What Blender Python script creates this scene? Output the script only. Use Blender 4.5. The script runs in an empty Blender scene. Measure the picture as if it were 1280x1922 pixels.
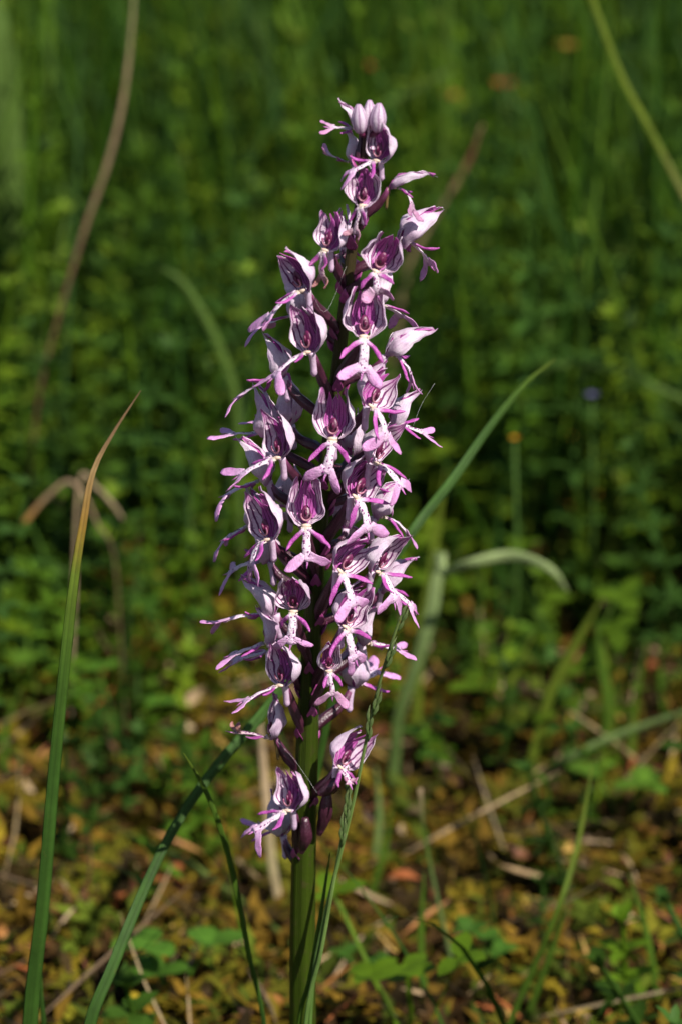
import bpy, math, random
import numpy as np
from mathutils import Vector, Matrix, noise

R = math.radians
random.seed(7)
RNG = np.random.default_rng(11)
MM = 0.001

# ------------------------------------------------------------------ camera
PITCH = R(20)
DIST = 1.0
FRAME_H = 0.275
TGT = Vector((0, 0, 0.235))
VIEW = Vector((0, math.cos(PITCH), -math.sin(PITCH)))
UPV = Vector((0, math.sin(PITCH), math.cos(PITCH)))
CAM = TGT - VIEW * DIST
scene = bpy.context.scene
cam_data = bpy.data.cameras.new('camera')
cam = bpy.data.objects.new('camera', cam_data)
scene.collection.objects.link(cam)
cam.location = CAM
cam.rotation_euler = (math.pi / 2 - PITCH, 0, 0)
cam_data.sensor_fit = 'VERTICAL'
cam_data.sensor_height = 24
cam_data.lens = 24 * DIST / FRAME_H
cam_data.clip_start = 0.02
cam_data.clip_end = 300
cam_data.dof.use_dof = True
cam_data.dof.focus_distance = DIST - 0.006
cam_data.dof.aperture_fstop = cam_data.lens / 11.5
cam_data.dof.aperture_blades = 7
scene.camera = cam
scene.render.resolution_x = 681
scene.render.resolution_y = 1024

# ------------------------------------------------------------------ world and sun
SUN_DIR = Vector((0.58, -0.62, 1.0)).normalized()      # towards the sun
world = bpy.data.worlds.new('World')
scene.world = world
world.use_nodes = True
wn = world.node_tree
wn.nodes.clear()
sky = wn.nodes.new('ShaderNodeTexSky')
sky.sky_type = 'NISHITA'
sky.sun_disc = False
sky.sun_elevation = math.asin(SUN_DIR.z)
sky.sun_rotation = math.atan2(SUN_DIR.x, SUN_DIR.y)
bg = wn.nodes.new('ShaderNodeBackground')
bg.inputs['Strength'].default_value = 0.066
wo = wn.nodes.new('ShaderNodeOutputWorld')
wn.links.new(sky.outputs[0], bg.inputs[0])
wn.links.new(bg.outputs[0], wo.inputs[0])
sun_data = bpy.data.lights.new('sun', 'SUN')
sun_data.energy = 5.0
sun_data.angle = R(0.55)
sun_data.color = (1.0, 0.95, 0.87)
sun = bpy.data.objects.new('sun', sun_data)
scene.collection.objects.link(sun)
sun.rotation_euler = SUN_DIR.to_track_quat('Z', 'Y').to_euler()
sun.location = (1, -0.5, 2)

scene.view_settings.view_transform = 'Standard'
scene.view_settings.look = 'None'
scene.view_settings.exposure = 0.64
scene.view_settings.gamma = 1.0
scene.view_settings.use_curve_mapping = False

# ------------------------------------------------------------------ pixel helpers (photo pixels 1280x1922)
def ray(px, py):
    u = (px - 640) / 1922 * FRAME_H / DIST
    v = (961 - py) / 1922 * FRAME_H / DIST
    return VIEW + Vector((1, 0, 0)) * u + UPV * v

def P(px, py, y=0.0):
    d = ray(px, py)
    return CAM + d * ((y - CAM.y) / d.y)

def gz(x, y):
    """height of the uneven ground"""
    return (0.006 * np.sin(x * 9.1 + 1.3) * np.cos(y * 7.7 + .4) + 0.004 * np.sin(x * 23 + y * 17)
            + 0.0025 * np.cos(x * 51 - y * 43))

def G(px, py):
    d = ray(px, py)
    p = CAM + d * (CAM.z / -d.z)
    for _ in range(5):
        p = CAM + d * ((CAM.z - float(gz(p.x, p.y))) / -d.z)
    return p

# ------------------------------------------------------------------ mesh collector
class MB:
    def __init__(s):
        s.v, s.f, s.m, s.uv, s.c = [], [], [], [], []
    def vert(s, p, uv=(0, 0), c=(1, 1, 1)):
        s.v.append(tuple(p)); s.uv.append(uv); s.c.append(c)
        return len(s.v) - 1
    def face(s, idx, m=0):
        s.f.append(tuple(idx)); s.m.append(m)
    def grid(s, rows, m=0, flip=False, close=False):
        n = len(rows[0])
        for i in range(len(rows) - 1):
            for j in range(n if close else n - 1):
                a, b = rows[i][j], rows[i][(j + 1) % n]
                c, d = rows[i + 1][(j + 1) % n], rows[i + 1][j]
                s.face((d, c, b, a) if flip else (a, b, c, d), m)
    def tube(s, pts, radii, n=10, m=0, col=None, ribs=0, rib_amp=0.0, twist=0.0):
        """round tube through pts; col(t) gives colour"""
        rows = []
        L = len(pts)
        ref = Vector((0.3, 1, 0.1)).normalized()
        for i, p in enumerate(pts):
            t = (pts[min(i + 1, L - 1)] - pts[max(i - 1, 0)])
            if t.length < 1e-9: t = Vector((0, 0, 1))
            t.normalize()
            a = (ref - t * ref.dot(t))
            if a.length < 1e-4: a = t.orthogonal()
            a.normalize(); b = t.cross(a); ref = a
            k = i / max(1, L - 1)
            row = []
            for j in range(n):
                th = 2 * math.pi * j / n
                rr = radii[i] * (1 + (rib_amp * math.cos(ribs * th + twist * k) if ribs else 0))
                row.append(s.vert(p + a * (math.cos(th) * rr) + b * (math.sin(th) * rr), (j / n, k), col(k) if col else (1, 1, 1)))
            rows.append(row)
        s.grid(rows, m, close=True)
        s.face(list(reversed(rows[0])), m); s.face(rows[-1], m)
    def ribbon(s, pts, lats, widths, thick, col=None, cup=0.0, m=0, n=8, pow_=1.0):
        """closed lens-section strip; lats are side vectors, widths half widths"""
        L = len(pts)
        rows = []
        for i, p in enumerate(pts):
            t = (pts[min(i + 1, L - 1)] - pts[max(i - 1, 0)]).normalized()
            l = lats[i] - t * lats[i].dot(t); l.normalize()
            nn = l.cross(t)
            k = i / max(1, L - 1)
            row = []
            for j in range(n):
                th = 2 * math.pi * j / n
                cx = math.cos(th); sy = math.sin(th)
                w = widths[i]
                off = l * (cx * w) + nn * (sy * thick * min(1, .25 + w / max(widths)) + cup * w * cx * cx)
                row.append(s.vert(p + off, (0.5 + 0.5 * cx, k), col(k, cx) if col else (1, 1, 1)))
            rows.append(row)
        s.grid(rows, m, close=True)
        s.face(list(reversed(rows[0])), m); s.face(rows[-1], m)
    def build(s, name, mats, parent=None, smooth=True):
        me = bpy.data.meshes.new(name)
        me.from_pydata(s.v, [], s.f)
        if not isinstance(mats, (list, tuple)): mats = [mats]
        for mt in mats: me.materials.append(mt)
        me.polygons.foreach_set('material_index', np.array(s.m, dtype=np.int32))
        me.polygons.foreach_set('use_smooth', np.full(len(s.f), smooth))
        li = np.empty(len(me.loops), dtype=np.int32)
        me.loops.foreach_get('vertex_index', li)
        uvl = me.uv_layers.new(name='UVMap')
        uvl.data.foreach_set('uv', np.array(s.uv, dtype=np.float32)[li].ravel())
        ca = me.color_attributes.new('Col', 'FLOAT_COLOR', 'POINT')
        cc = np.ones((len(s.v), 4), dtype=np.float32); cc[:, :3] = np.array(s.c)
        ca.data.foreach_set('color', cc.ravel())
        me.update()
        o = bpy.data.objects.new(name, me)
        scene.collection.objects.link(o)
        if parent: o.parent = parent
        return o

def tag(o, label=None, cat=None, group=None, kind=None):
    if label: o['label'] = label
    if cat: o['category'] = cat
    if group: o['group'] = group
    if kind: o['kind'] = kind
    return o

def empty(name, loc):
    o = bpy.data.objects.new(name, None)
    scene.collection.objects.link(o)
    o.location = loc
    o.empty_display_size = 0.01
    return o

def lerp(a, b, t):
    return tuple(a[i] + (b[i] - a[i]) * t for i in range(3))

def smooth_path(ctrl, n):
    """Catmull-Rom through Vectors"""
    pts = [ctrl[0] * 2 - ctrl[1]] + list(ctrl) + [ctrl[-1] * 2 - ctrl[-2]]
    out = []
    segs = len(ctrl) - 1
    for i in range(n):
        x = i / (n - 1) * segs
        k = min(int(x), segs - 1); t = x - k
        a, b, c, d = pts[k:k + 4]
        out.append(0.5 * ((2 * b) + (c - a) * t + (2 * a - 5 * b + 4 * c - d) * t * t + (3 * b - a - 3 * c + d) * t ** 3))
    return out

# ------------------------------------------------------------------ materials
class NT:
    def __init__(s, name):
        s.mat = bpy.data.materials.new(name); s.mat.use_nodes = True
        s.t = s.mat.node_tree; s.t.nodes.clear()
        s.out = s.t.nodes.new('ShaderNodeOutputMaterial')
    def n(s, typ, **kw):
        x = s.t.nodes.new(typ)
        for k, v in kw.items(): setattr(x, k, v)
        return x
    def l(s, a, b): s.t.links.new(a, b)
    def math(s, op, a, b=None, clamp=False):
        x = s.n('ShaderNodeMath', operation=op, use_clamp=clamp)
        for i, q in enumerate((a, b)):
            if q is None: continue
            if isinstance(q, (int, float)): x.inputs[i].default_value = q
            else: s.l(q, x.inputs[i])
        return x.outputs[0]
    def mix(s, fac, a, b, blend='MIX'):
        x = s.n('ShaderNodeMix', data_type='RGBA', blend_type=blend)
        for sock, q in ((x.inputs[0], fac), (x.inputs[6], a), (x.inputs[7], b)):
            if isinstance(q, (int, float)): sock.default_value = q
            elif isinstance(q, tuple): sock.default_value = (*q, 1)
            else: s.l(q, sock)
        return x.outputs[2]
    def ramp(s, fac, stops):
        x = s.n('ShaderNodeValToRGB')
        e = x.color_ramp.elements
        while len(e) < len(stops): e.new(0.5)
        for el, (p, c) in zip(e, stops):
            el.position = p; el.color = (*c, 1) if isinstance(c, tuple) else (c, c, c, 1)
        s.l(fac, x.inputs[0])
        return x.outputs[0]
    def noise(s, vec, scale, detail=3, rough=.55):
        x = s.n('ShaderNodeTexNoise')
        x.inputs['Scale'].default_value = scale; x.inputs['Detail'].default_value = detail
        x.inputs['Roughness'].default_value = rough
        if vec: s.l(vec, x.inputs['Vector'])
        return x.outputs[0]
    def surface(s, color, rough=.5, trans=0.0, trans_color=None, bump=None, bump_d=0.0002, spec=.4, sheen=0, sss=0.0):
        b = s.n('ShaderNodeBsdfPrincipled')
        if isinstance(color, tuple): b.inputs['Base Color'].default_value = (*color, 1)
        else: s.l(color, b.inputs['Base Color'])
        if isinstance(rough, (int, float)): b.inputs['Roughness'].default_value = rough
        else: s.l(rough, b.inputs['Roughness'])
        b.inputs['Specular IOR Level'].default_value = spec
        if sheen: b.inputs['Sheen Weight'].default_value = sheen
        if sss:
            b.inputs['Subsurface Weight'].default_value = sss
            b.inputs['Subsurface Radius'].default_value = (1, .6, .8)
            b.inputs['Subsurface Scale'].default_value = 0.0012
        if bump is not None:
            bn = s.n('ShaderNodeBump'); bn.inputs['Distance'].default_value = bump_d
            bn.inputs['Strength'].default_value = 1.0
            s.l(bump, bn.inputs['Height']); s.l(bn.outputs[0], b.inputs['Normal'])
        sh = b.outputs[0]
        if trans:
            tr = s.n('ShaderNodeBsdfTranslucent')
            tc = trans_color if trans_color is not None else color
            if isinstance(tc, tuple): tr.inputs[0].default_value = (*tc, 1)
            else: s.l(tc, tr.inputs[0])
            mx = s.n('ShaderNodeMixShader'); mx.inputs[0].default_value = trans
            s.l(sh, mx.inputs[1]); s.l(tr.outputs[0], mx.inputs[2])
            sh = mx.outputs[0]
        s.l(sh, s.out.inputs[0])
        return s.mat

def stripes(t, u, wob, freq, phase=0.0):
    a = t.math('ADD', t.math('MULTIPLY', u, freq), t.math('MULTIPLY', wob, 0.5))
    a = t.math('ADD', a, phase)
    return t.math('ABSOLUTE', t.math('SUBTRACT', t.math('FRACT', a), 0.5))      # 0 at stripe centre

def mat_sepal_outer(name='sepal_outer', vs=.26, fq=5.0, wd=.10):
    t = NT(name)
    uv = t.n('ShaderNodeUVMap').outputs[0]
    sp = t.n('ShaderNodeSeparateXYZ'); t.l(uv, sp.inputs[0])
    u, v = sp.outputs[0], sp.outputs[1]
    ob = t.n('ShaderNodeTexCoord').outputs['Object']
    w = t.noise(ob, 260, 2)
    st = stripes(t, u, w, fq)
    vein = t.ramp(st, [(0.0, 1.0), (wd, 0.15), (wd * 1.8, 0.0)])
    patch = t.noise(ob, 190, 4, .6)
    base = t.mix(t.ramp(patch, [(.32, 0.0), (.72, 1.0)]), (0.85, 0.74, 0.83), (0.66, 0.44, 0.64))
    base = t.mix(t.math('MULTIPLY', vein, vs), base, (0.30, 0.10, 0.28))
    grad = t.ramp(v, [(0.0, 0.75), (0.13, 0.15), (0.3, 0.0), (0.80, 0.0), (1.0, 0.45)])
    base = t.mix(grad, base, (0.34, 0.07, 0.28))
    fine = t.noise(ob, 2600, 2)
    base = t.mix(0.25, base, t.ramp(fine, [(.3, .25), (.7, 1.0)]), 'MULTIPLY')
    big = t.math('ADD', t.math('MULTIPLY', fine, .5), t.math('MULTIPLY', st, .45))
    return t.surface(base, .48, .30, bump=big, bump_d=.00022, spec=.35)

def mat_sepal_inner(name, ground, dark, tip, freq, wdt):
    t = NT(name)
    uv = t.n('ShaderNodeUVMap').outputs[0]
    sp = t.n('ShaderNodeSeparateXYZ'); t.l(uv, sp.inputs[0])
    u, v = sp.outputs[0], sp.outputs[1]
    ob = t.n('ShaderNodeTexCoord').outputs['Object']
    w = t.noise(ob, 350, 2)
    st = stripes(t, u, w, freq, 0.05)
    vein = t.ramp(st, [(0.0, 1.0), (wdt, 0.95), (wdt + .08, 0.0)])
    base = t.mix(t.ramp(t.noise(ob, 500, 3), [(.4, 0.0), (.8, .4)]), ground, tip)
    # fine rows of dots between the stripes
    dots = t.ramp(t.noise(ob, 1900, 1), [(.64, 0.0), (.70, .6)])
    base = t.mix(dots, base, dark)
    base = t.mix(vein, base, dark)
    base = t.mix(t.ramp(v, [(0.62, 0.0), (0.97, .8)]), base, tip)
    edge = t.ramp(t.math('ABSOLUTE', t.math('SUBTRACT', u, .5)), [(.455, 0.0), (.49, 1.0)])
    base = t.mix(edge, base, (0.72, 0.60, 0.70))
    return t.surface(base, .42, .34, bump=t.noise(ob, 2200, 2), bump_d=.00012, spec=.45)

M = {}
M['sepal_outer'] = mat_sepal_outer()
M['bud'] = mat_sepal_outer('bud_skin', .8, 3.5, .2)
M['sepal_inner'] = mat_sepal_inner('sepal_inner', (0.84, 0.70, 0.80), (0.15, 0.006, 0.12), (0.48, 0.07, 0.38), 4.0, .11)
M['dorsal_inner'] = mat_sepal_inner('dorsal_inner', (0.55, 0.16, 0.45), (0.17, 0.008, 0.13), (0.52, 0.10, 0.42), 5.0, .08)

def mat_attr(name, rough, trans, bump_scale, bump_d, spec=.4, var=.3, vs=300, sheen=0):
    t = NT(name)
    a = t.n('ShaderNodeAttribute', attribute_name='Col').outputs['Color']
    ob = t.n('ShaderNodeTexCoord').outputs['Object']
    nz = t.noise(ob, vs, 4, .6)
    c = t.mix(var, a, t.ramp(nz, [(.3, .35), (.7, 1.5)]), 'MULTIPLY')
    return t.surface(c, rough, trans, bump=t.noise(ob, bump_scale, 2), bump_d=bump_d, spec=spec, sheen=sheen)

def mat_lip():
    t = NT('lip_petal')
    a = t.n('ShaderNodeAttribute', attribute_name='Col').outputs['Color']
    ob = t.n('ShaderNodeTexCoord').outputs['Object']
    c = t.mix(.35, a, t.ramp(t.noise(ob, 700, 4, .6), [(.3, .45), (.7, 1.4)]), 'MULTIPLY')
    c = t.mix(t.ramp(t.noise(ob, 1100, 2), [(.62, 0.0), (.70, .55)]), c, (0.36, 0.05, 0.29))
    return t.surface(c, .36, .24, bump=t.noise(ob, 2400, 2), bump_d=.0003, spec=.5)
M['lip'] = mat_lip()
M['lip_dot'] = NT('lip_dot').surface((0.16, 0.01, 0.13), .5)
M['spur'] = mat_attr('spur_flesh', .4, .25, 1500, .0001, .45, .3, 500)
M['petal'] = mat_sepal_inner('petal_flesh', (0.50, 0.11, 0.40), (0.17, 0.008, 0.13), (0.52, 0.09, 0.42), 3.0, .09)

def mat_ovary():
    t = NT('ovary_skin')
    ob = t.n('ShaderNodeTexCoord').outputs['Object']
    a = t.n('ShaderNodeAttribute', attribute_name='Col').outputs['Color']
    n1 = t.noise(ob, 420, 4)
    c = t.mix(.5, a, t.ramp(n1, [(.3, .35), (.7, 1.6)]), 'MULTIPLY')
    return t.surface(c, .38, 0, bump=t.noise(ob, 1800, 2), bump_d=.00015, spec=.5)
M['ovary'] = mat_ovary()

def mat_stem():
    t = NT('stem_skin')
    ob = t.n('ShaderNodeTexCoord').outputs['Object']
    uv = t.n('ShaderNodeUVMap').outputs[0]
    sp = t.n('ShaderNodeSeparateXYZ'); t.l(uv, sp.inputs[0])
    a = t.n('ShaderNodeAttribute', attribute_name='Col').outputs['Color']
    n1 = t.noise(ob, 330, 5, .6)
    mp = t.n('ShaderNodeMapping'); mp.inputs['Scale'].default_value = (60, 1.5, 1); t.l(uv, mp.inputs[0])
    fib = t.noise(mp.outputs[0], 1.0, 3)
    c = t.mix(.55, a, t.ramp(fib, [(.3, .55), (.7, 1.35)]), 'MULTIPLY')
    c = t.mix(t.ramp(n1, [(.55, 0.0), (.8, .55)]), c, (0.07, 0.035, 0.025))
    h = t.math('ADD', fib, t.math('MULTIPLY', n1, .3))
    return t.surface(c, .36, 0, bump=h, bump_d=.00035, spec=.22)
M['stem'] = mat_stem()
M['column'] = mat_attr('column_flesh', .4, 0, 1500, .0001, .5, .2, 500)
def mat_grass():
    t = NT('grass_leaf')
    a = t.n('ShaderNodeAttribute', attribute_name='Col').outputs['Color']
    ob = t.n('ShaderNodeTexCoord').outputs['Object']
    uv = t.n('ShaderNodeUVMap').outputs[0]
    mp = t.n('ShaderNodeMapping'); mp.inputs['Scale'].default_value = (14, 2.5, 1); t.l(uv, mp.inputs[0])
    rib = t.noise(mp.outputs[0], 1.0, 3)
    c = t.mix(.6, a, t.ramp(rib, [(.3, .5), (.7, 1.4)]), 'MULTIPLY')
    c = t.mix(.45, c, t.ramp(t.noise(ob, 120, 5, .65), [(.3, .45), (.7, 1.4)]), 'MULTIPLY')
    c = t.mix(t.ramp(t.noise(ob, 420, 3), [(.68, 0.0), (.76, .6)]), c, (0.16, 0.11, 0.03))
    return t.surface(c, .5, .28, bump=rib, bump_d=.0004, spec=.2)
M['grass'] = mat_grass()
M['foliage'] = mat_attr('meadow_leaf', .6, .30, 500, .0002, .12, .35, 90)
M['moss'] = mat_attr('moss_leaf', .8, .2, 500, .0002, .1, .4, 60)
M['dry'] = mat_attr('dry_straw', .6, .1, 700, .0002, .3, .45, 140)
M['silk'] = NT('spider_silk').surface((0.8, 0.8, 0.78), .25, spec=.6)

def mat_ground():
    t = NT('soil')
    ob = t.n('ShaderNodeTexCoord').outputs['Object']
    n1 = t.noise(ob, 28, 6, .65); n2 = t.noise(ob, 160, 4, .6)
    c = t.ramp(n1, [(.30, (0.018, 0.011, 0.006)), (.5, (0.05, 0.03, 0.012)), (.65, (0.055, 0.055, 0.012)), (.8, (0.10, 0.06, 0.025))])
    c = t.mix(.6, c, t.ramp(n2, [(.3, .4), (.7, 1.5)]), 'MULTIPLY')
    return t.surface(c, .95, 0, bump=n2, bump_d=.004, spec=.15)
M['soil'] = mat_ground()

# ------------------------------------------------------------------ ground
def make_ground():
    xs = np.concatenate([np.linspace(-40, -2.2, 10), np.linspace(-2, 2, 121), np.linspace(2.2, 40, 10)])
    ys = np.concatenate([np.linspace(-40, -1.3, 10), np.linspace(-1.2, 4, 150), np.linspace(4.3, 60, 12)])
    X, Y = np.meshgrid(xs, ys)
    Z = gz(X, Y)
    b = MB()
    nx = len(xs)
    for i in range(len(ys)):
        for j in range(nx):
            b.vert((X[i, j], Y[i, j], Z[i, j]))
    for i in range(len(ys) - 1):
        for j in range(nx - 1):
            a = i * nx + j
            b.face((a, a + 1, a + nx + 1, a + nx))
    tag(b.build('ground', M['soil']), 'dark brown mossy soil of the meadow floor', 'ground', kind='structure')
make_ground()

# ------------------------------------------------------------------ orchid
STEM_PX = [(569, 1990), (569, 1922), (569, 1700), (577, 1400), (588, 1150), (603, 960), (622, 800), (640, 640), (656, 500), (676, 370), (688, 250), (690, 228)]
STEM_W = [27, 26, 24, 21, 17, 15, 13.5, 12, 10.5, 8, 6, 5]
MPP = FRAME_H / 1922
stem_pts = [P(x, y, 0) for x, y in STEM_PX]
base = Vector((stem_pts[0].x + .001, 0.002, float(gz(stem_pts[0].x, 0)) - .004))
stem_ctrl = [base, (base + stem_pts[0]) * .5 + Vector((.0008, 0, 0))] + stem_pts
stem_rad = [30 * MPP, 28 * MPP] + [w * MPP for w in STEM_W]
def stem_at(py):
    for (x0, y0), (x1, y1), w0, w1 in zip(STEM_PX, STEM_PX[1:], STEM_W, STEM_W[1:]):
        if y1 <= py <= y0:
            t = (y0 - py) / (y0 - y1)
            return P(x0 + (x1 - x0) * t, py, 0), (w0 + (w1 - w0) * t) * MPP
    return stem_pts[-1], 4 * MPP

orchid = empty('orchid', base)
tag(orchid, 'tall purple and lilac orchid spike with hooded flowers on a thick green stem', 'orchid')
bpy.context.view_layer.update()
INV = Matrix.Translation(-base)

def part(b, name, mats, parent=None):
    """collector in world space -> child of the orchid (root sits at base without rotation)"""
    o = b.build(name, mats)
    o.parent = parent or orchid
    if parent is None:
        o.matrix_parent_inverse = INV
    return o

def stem_col(k):
    g0, g1, g2 = (0.030, 0.052, 0.003), (0.026, 0.040, 0.004), (0.07, 0.03, 0.028)
    return lerp(g0, g1, k / .6) if k < .6 else lerp(g1, g2, (k - .6) / .4)
b = MB()
n = 90
sp = smooth_path(stem_ctrl, n)
sr = np.interp(np.linspace(0, len(stem_rad) - 1, n), range(len(stem_rad)), stem_rad)
b.tube(sp, list(sr), 28, 0, stem_col, ribs=7, rib_amp=.045, twist=2.0)
part(b, 'stem', M['stem'])

LILAC = (0.62, 0.42, 0.60); PINK = (0.68, 0.33, 0.62); MAG = (0.47, 0.085, 0.39); WHITE = (0.80, 0.68, 0.77)
BROWN = (0.30, 0.13, 0.045); DARKB = (0.07, 0.018, 0.02)

def hood_profile(t, end=.52, pw=1.7):
    t = max(0.0, min(1.0, t))
    a = 0.30 + 0.70 * math.sin(math.pi * .5 * min(1, t / .34)) if t < .34 else 1.0
    d = 1.0 if t < .34 else 1 - end * ((t - .34) / .66) ** pw
    return a * d

def wobble(b, amp, size, seed):
    """slight uneven growth, millimetres"""
    for i, v in enumerate(b.v):
        q = Vector(v) / (size * MM) + Vector((seed * 1.7, 0, seed * .3))
        b.v[i] = tuple(Vector(v) + noise.noise_vector(q) * (amp * MM))

class Frame:
    def __init__(s, o, f, u, l): s.o, s.f, s.u, s.l = o, f, u, l
    def p(s, x, y, z): return s.o + s.f * x + s.l * y + s.u * z

def make_sepal(name, fr, L, W, H, phi0, half, tmax, mats, parent, rnd, shrink=1.0, flare=0.0, nu=8, nv=15, th=.22, curl=0.0, end=.52, pw=1.7):
    """fr: hood frame, f = hood axis, u = dorsal direction, l = lateral. mats = [outer, inner]"""
    b = MB()
    wob1, wob2 = rnd.uniform(-1, 1), rnd.uniform(-1, 1)
    def pt(i, j, inset):
        t = (i / nv) * tmax
        k = i / nv
        sh = max(0.0, 1 - max(0, (k - .42) / .58) ** 2.1)
        sh *= 0.55 + .45 * min(1, k / .25)
        q = (j / nu * 2 - 1)
        phi = phi0 + q * half * max(sh, .02)
        pr = hood_profile(t, end, pw) * shrink
        fl = flare * max(0, k - .6) ** 2 * 5
        w = (W * pr - inset) * (1 + fl * .5); h = (H * pr - inset) * (1 + fl * .5)
        ripple = .38 * math.sin(k * 8 + wob1 * 3) * q * abs(q) ** 2 + .12 * wob2 * q * math.sin(k * 11)
        bow = .10 * L * math.sin(math.pi * min(1, t)) - .05 * L * t * t
        return fr.p(L * t * MM, (w + ripple) * math.sin(phi) * MM, ((h + ripple) * math.cos(phi) + bow + curl * max(0, k - .7) ** 2 * 14) * MM)
    O, I = [], []
    for i in range(nv + 1):
        O.append([b.vert(pt(i, j, 0), (j / nu, i / nv)) for j in range(nu + 1)])
        I.append([b.vert(pt(i, j, th), (j / nu, i / nv)) for j in range(nu + 1)])
    wobble(b, 0.72, 2.8, phi0 + wob1 * 9)
    b.grid(O, 0); b.grid(I, 1, flip=True)
    loop = [(i, 0) for i in range(nv + 1)] + [(nv, j) for j in range(1, nu + 1)] + [(i, nu) for i in range(nv - 1, -1, -1)] + [(0, j) for j in range(nu - 1, 0, -1)]
    ro = [b.vert(b.v[O[i][j]], (.5, .5)) for i, j in loop]
    ri = [b.vert(b.v[I[i][j]], (.5, .5)) for i, j in loop]
    m = len(loop)
    for k in range(m):
        b.face((ro[k], ri[k], ri[(k + 1) % m], ro[(k + 1) % m]), 0)
    return part(b, name, mats, parent)

def curve_pts(start, d, l, n, length, turns_n, turns_l, steps):
    """integrate a strip: turns_n pitch (towards n), turns_l sideways (towards l), radians over the length"""
    d, l, n = d.copy(), l.copy(), n.copy()
    pts, lats, nrm = [start.copy()], [l.copy()], [n.copy()]
    p = start.copy()
    for i in range(steps):
        k = i / steps
        tn = turns_n(k) if callable(turns_n) else turns_n
        tl = turns_l(k) if callable(turns_l) else turns_l
        a = tn / steps
        d, n = d * math.cos(a) + n * math.sin(a), n * math.cos(a) - d * math.sin(a)
        a = tl / steps
        d, l = d * math.cos(a) + l * math.sin(a), l * math.cos(a) - d * math.sin(a)
        d.normalize()
        l = (l - d * l.dot(d)).normalized(); n = l.cross(d) * (1 if l.cross(d).dot(n) > 0 else -1)
        p = p + d * (length / steps)
        pts.append(p.copy()); lats.append(l.copy()); nrm.append(n.copy())
    return pts, lats, nrm, d

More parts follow.
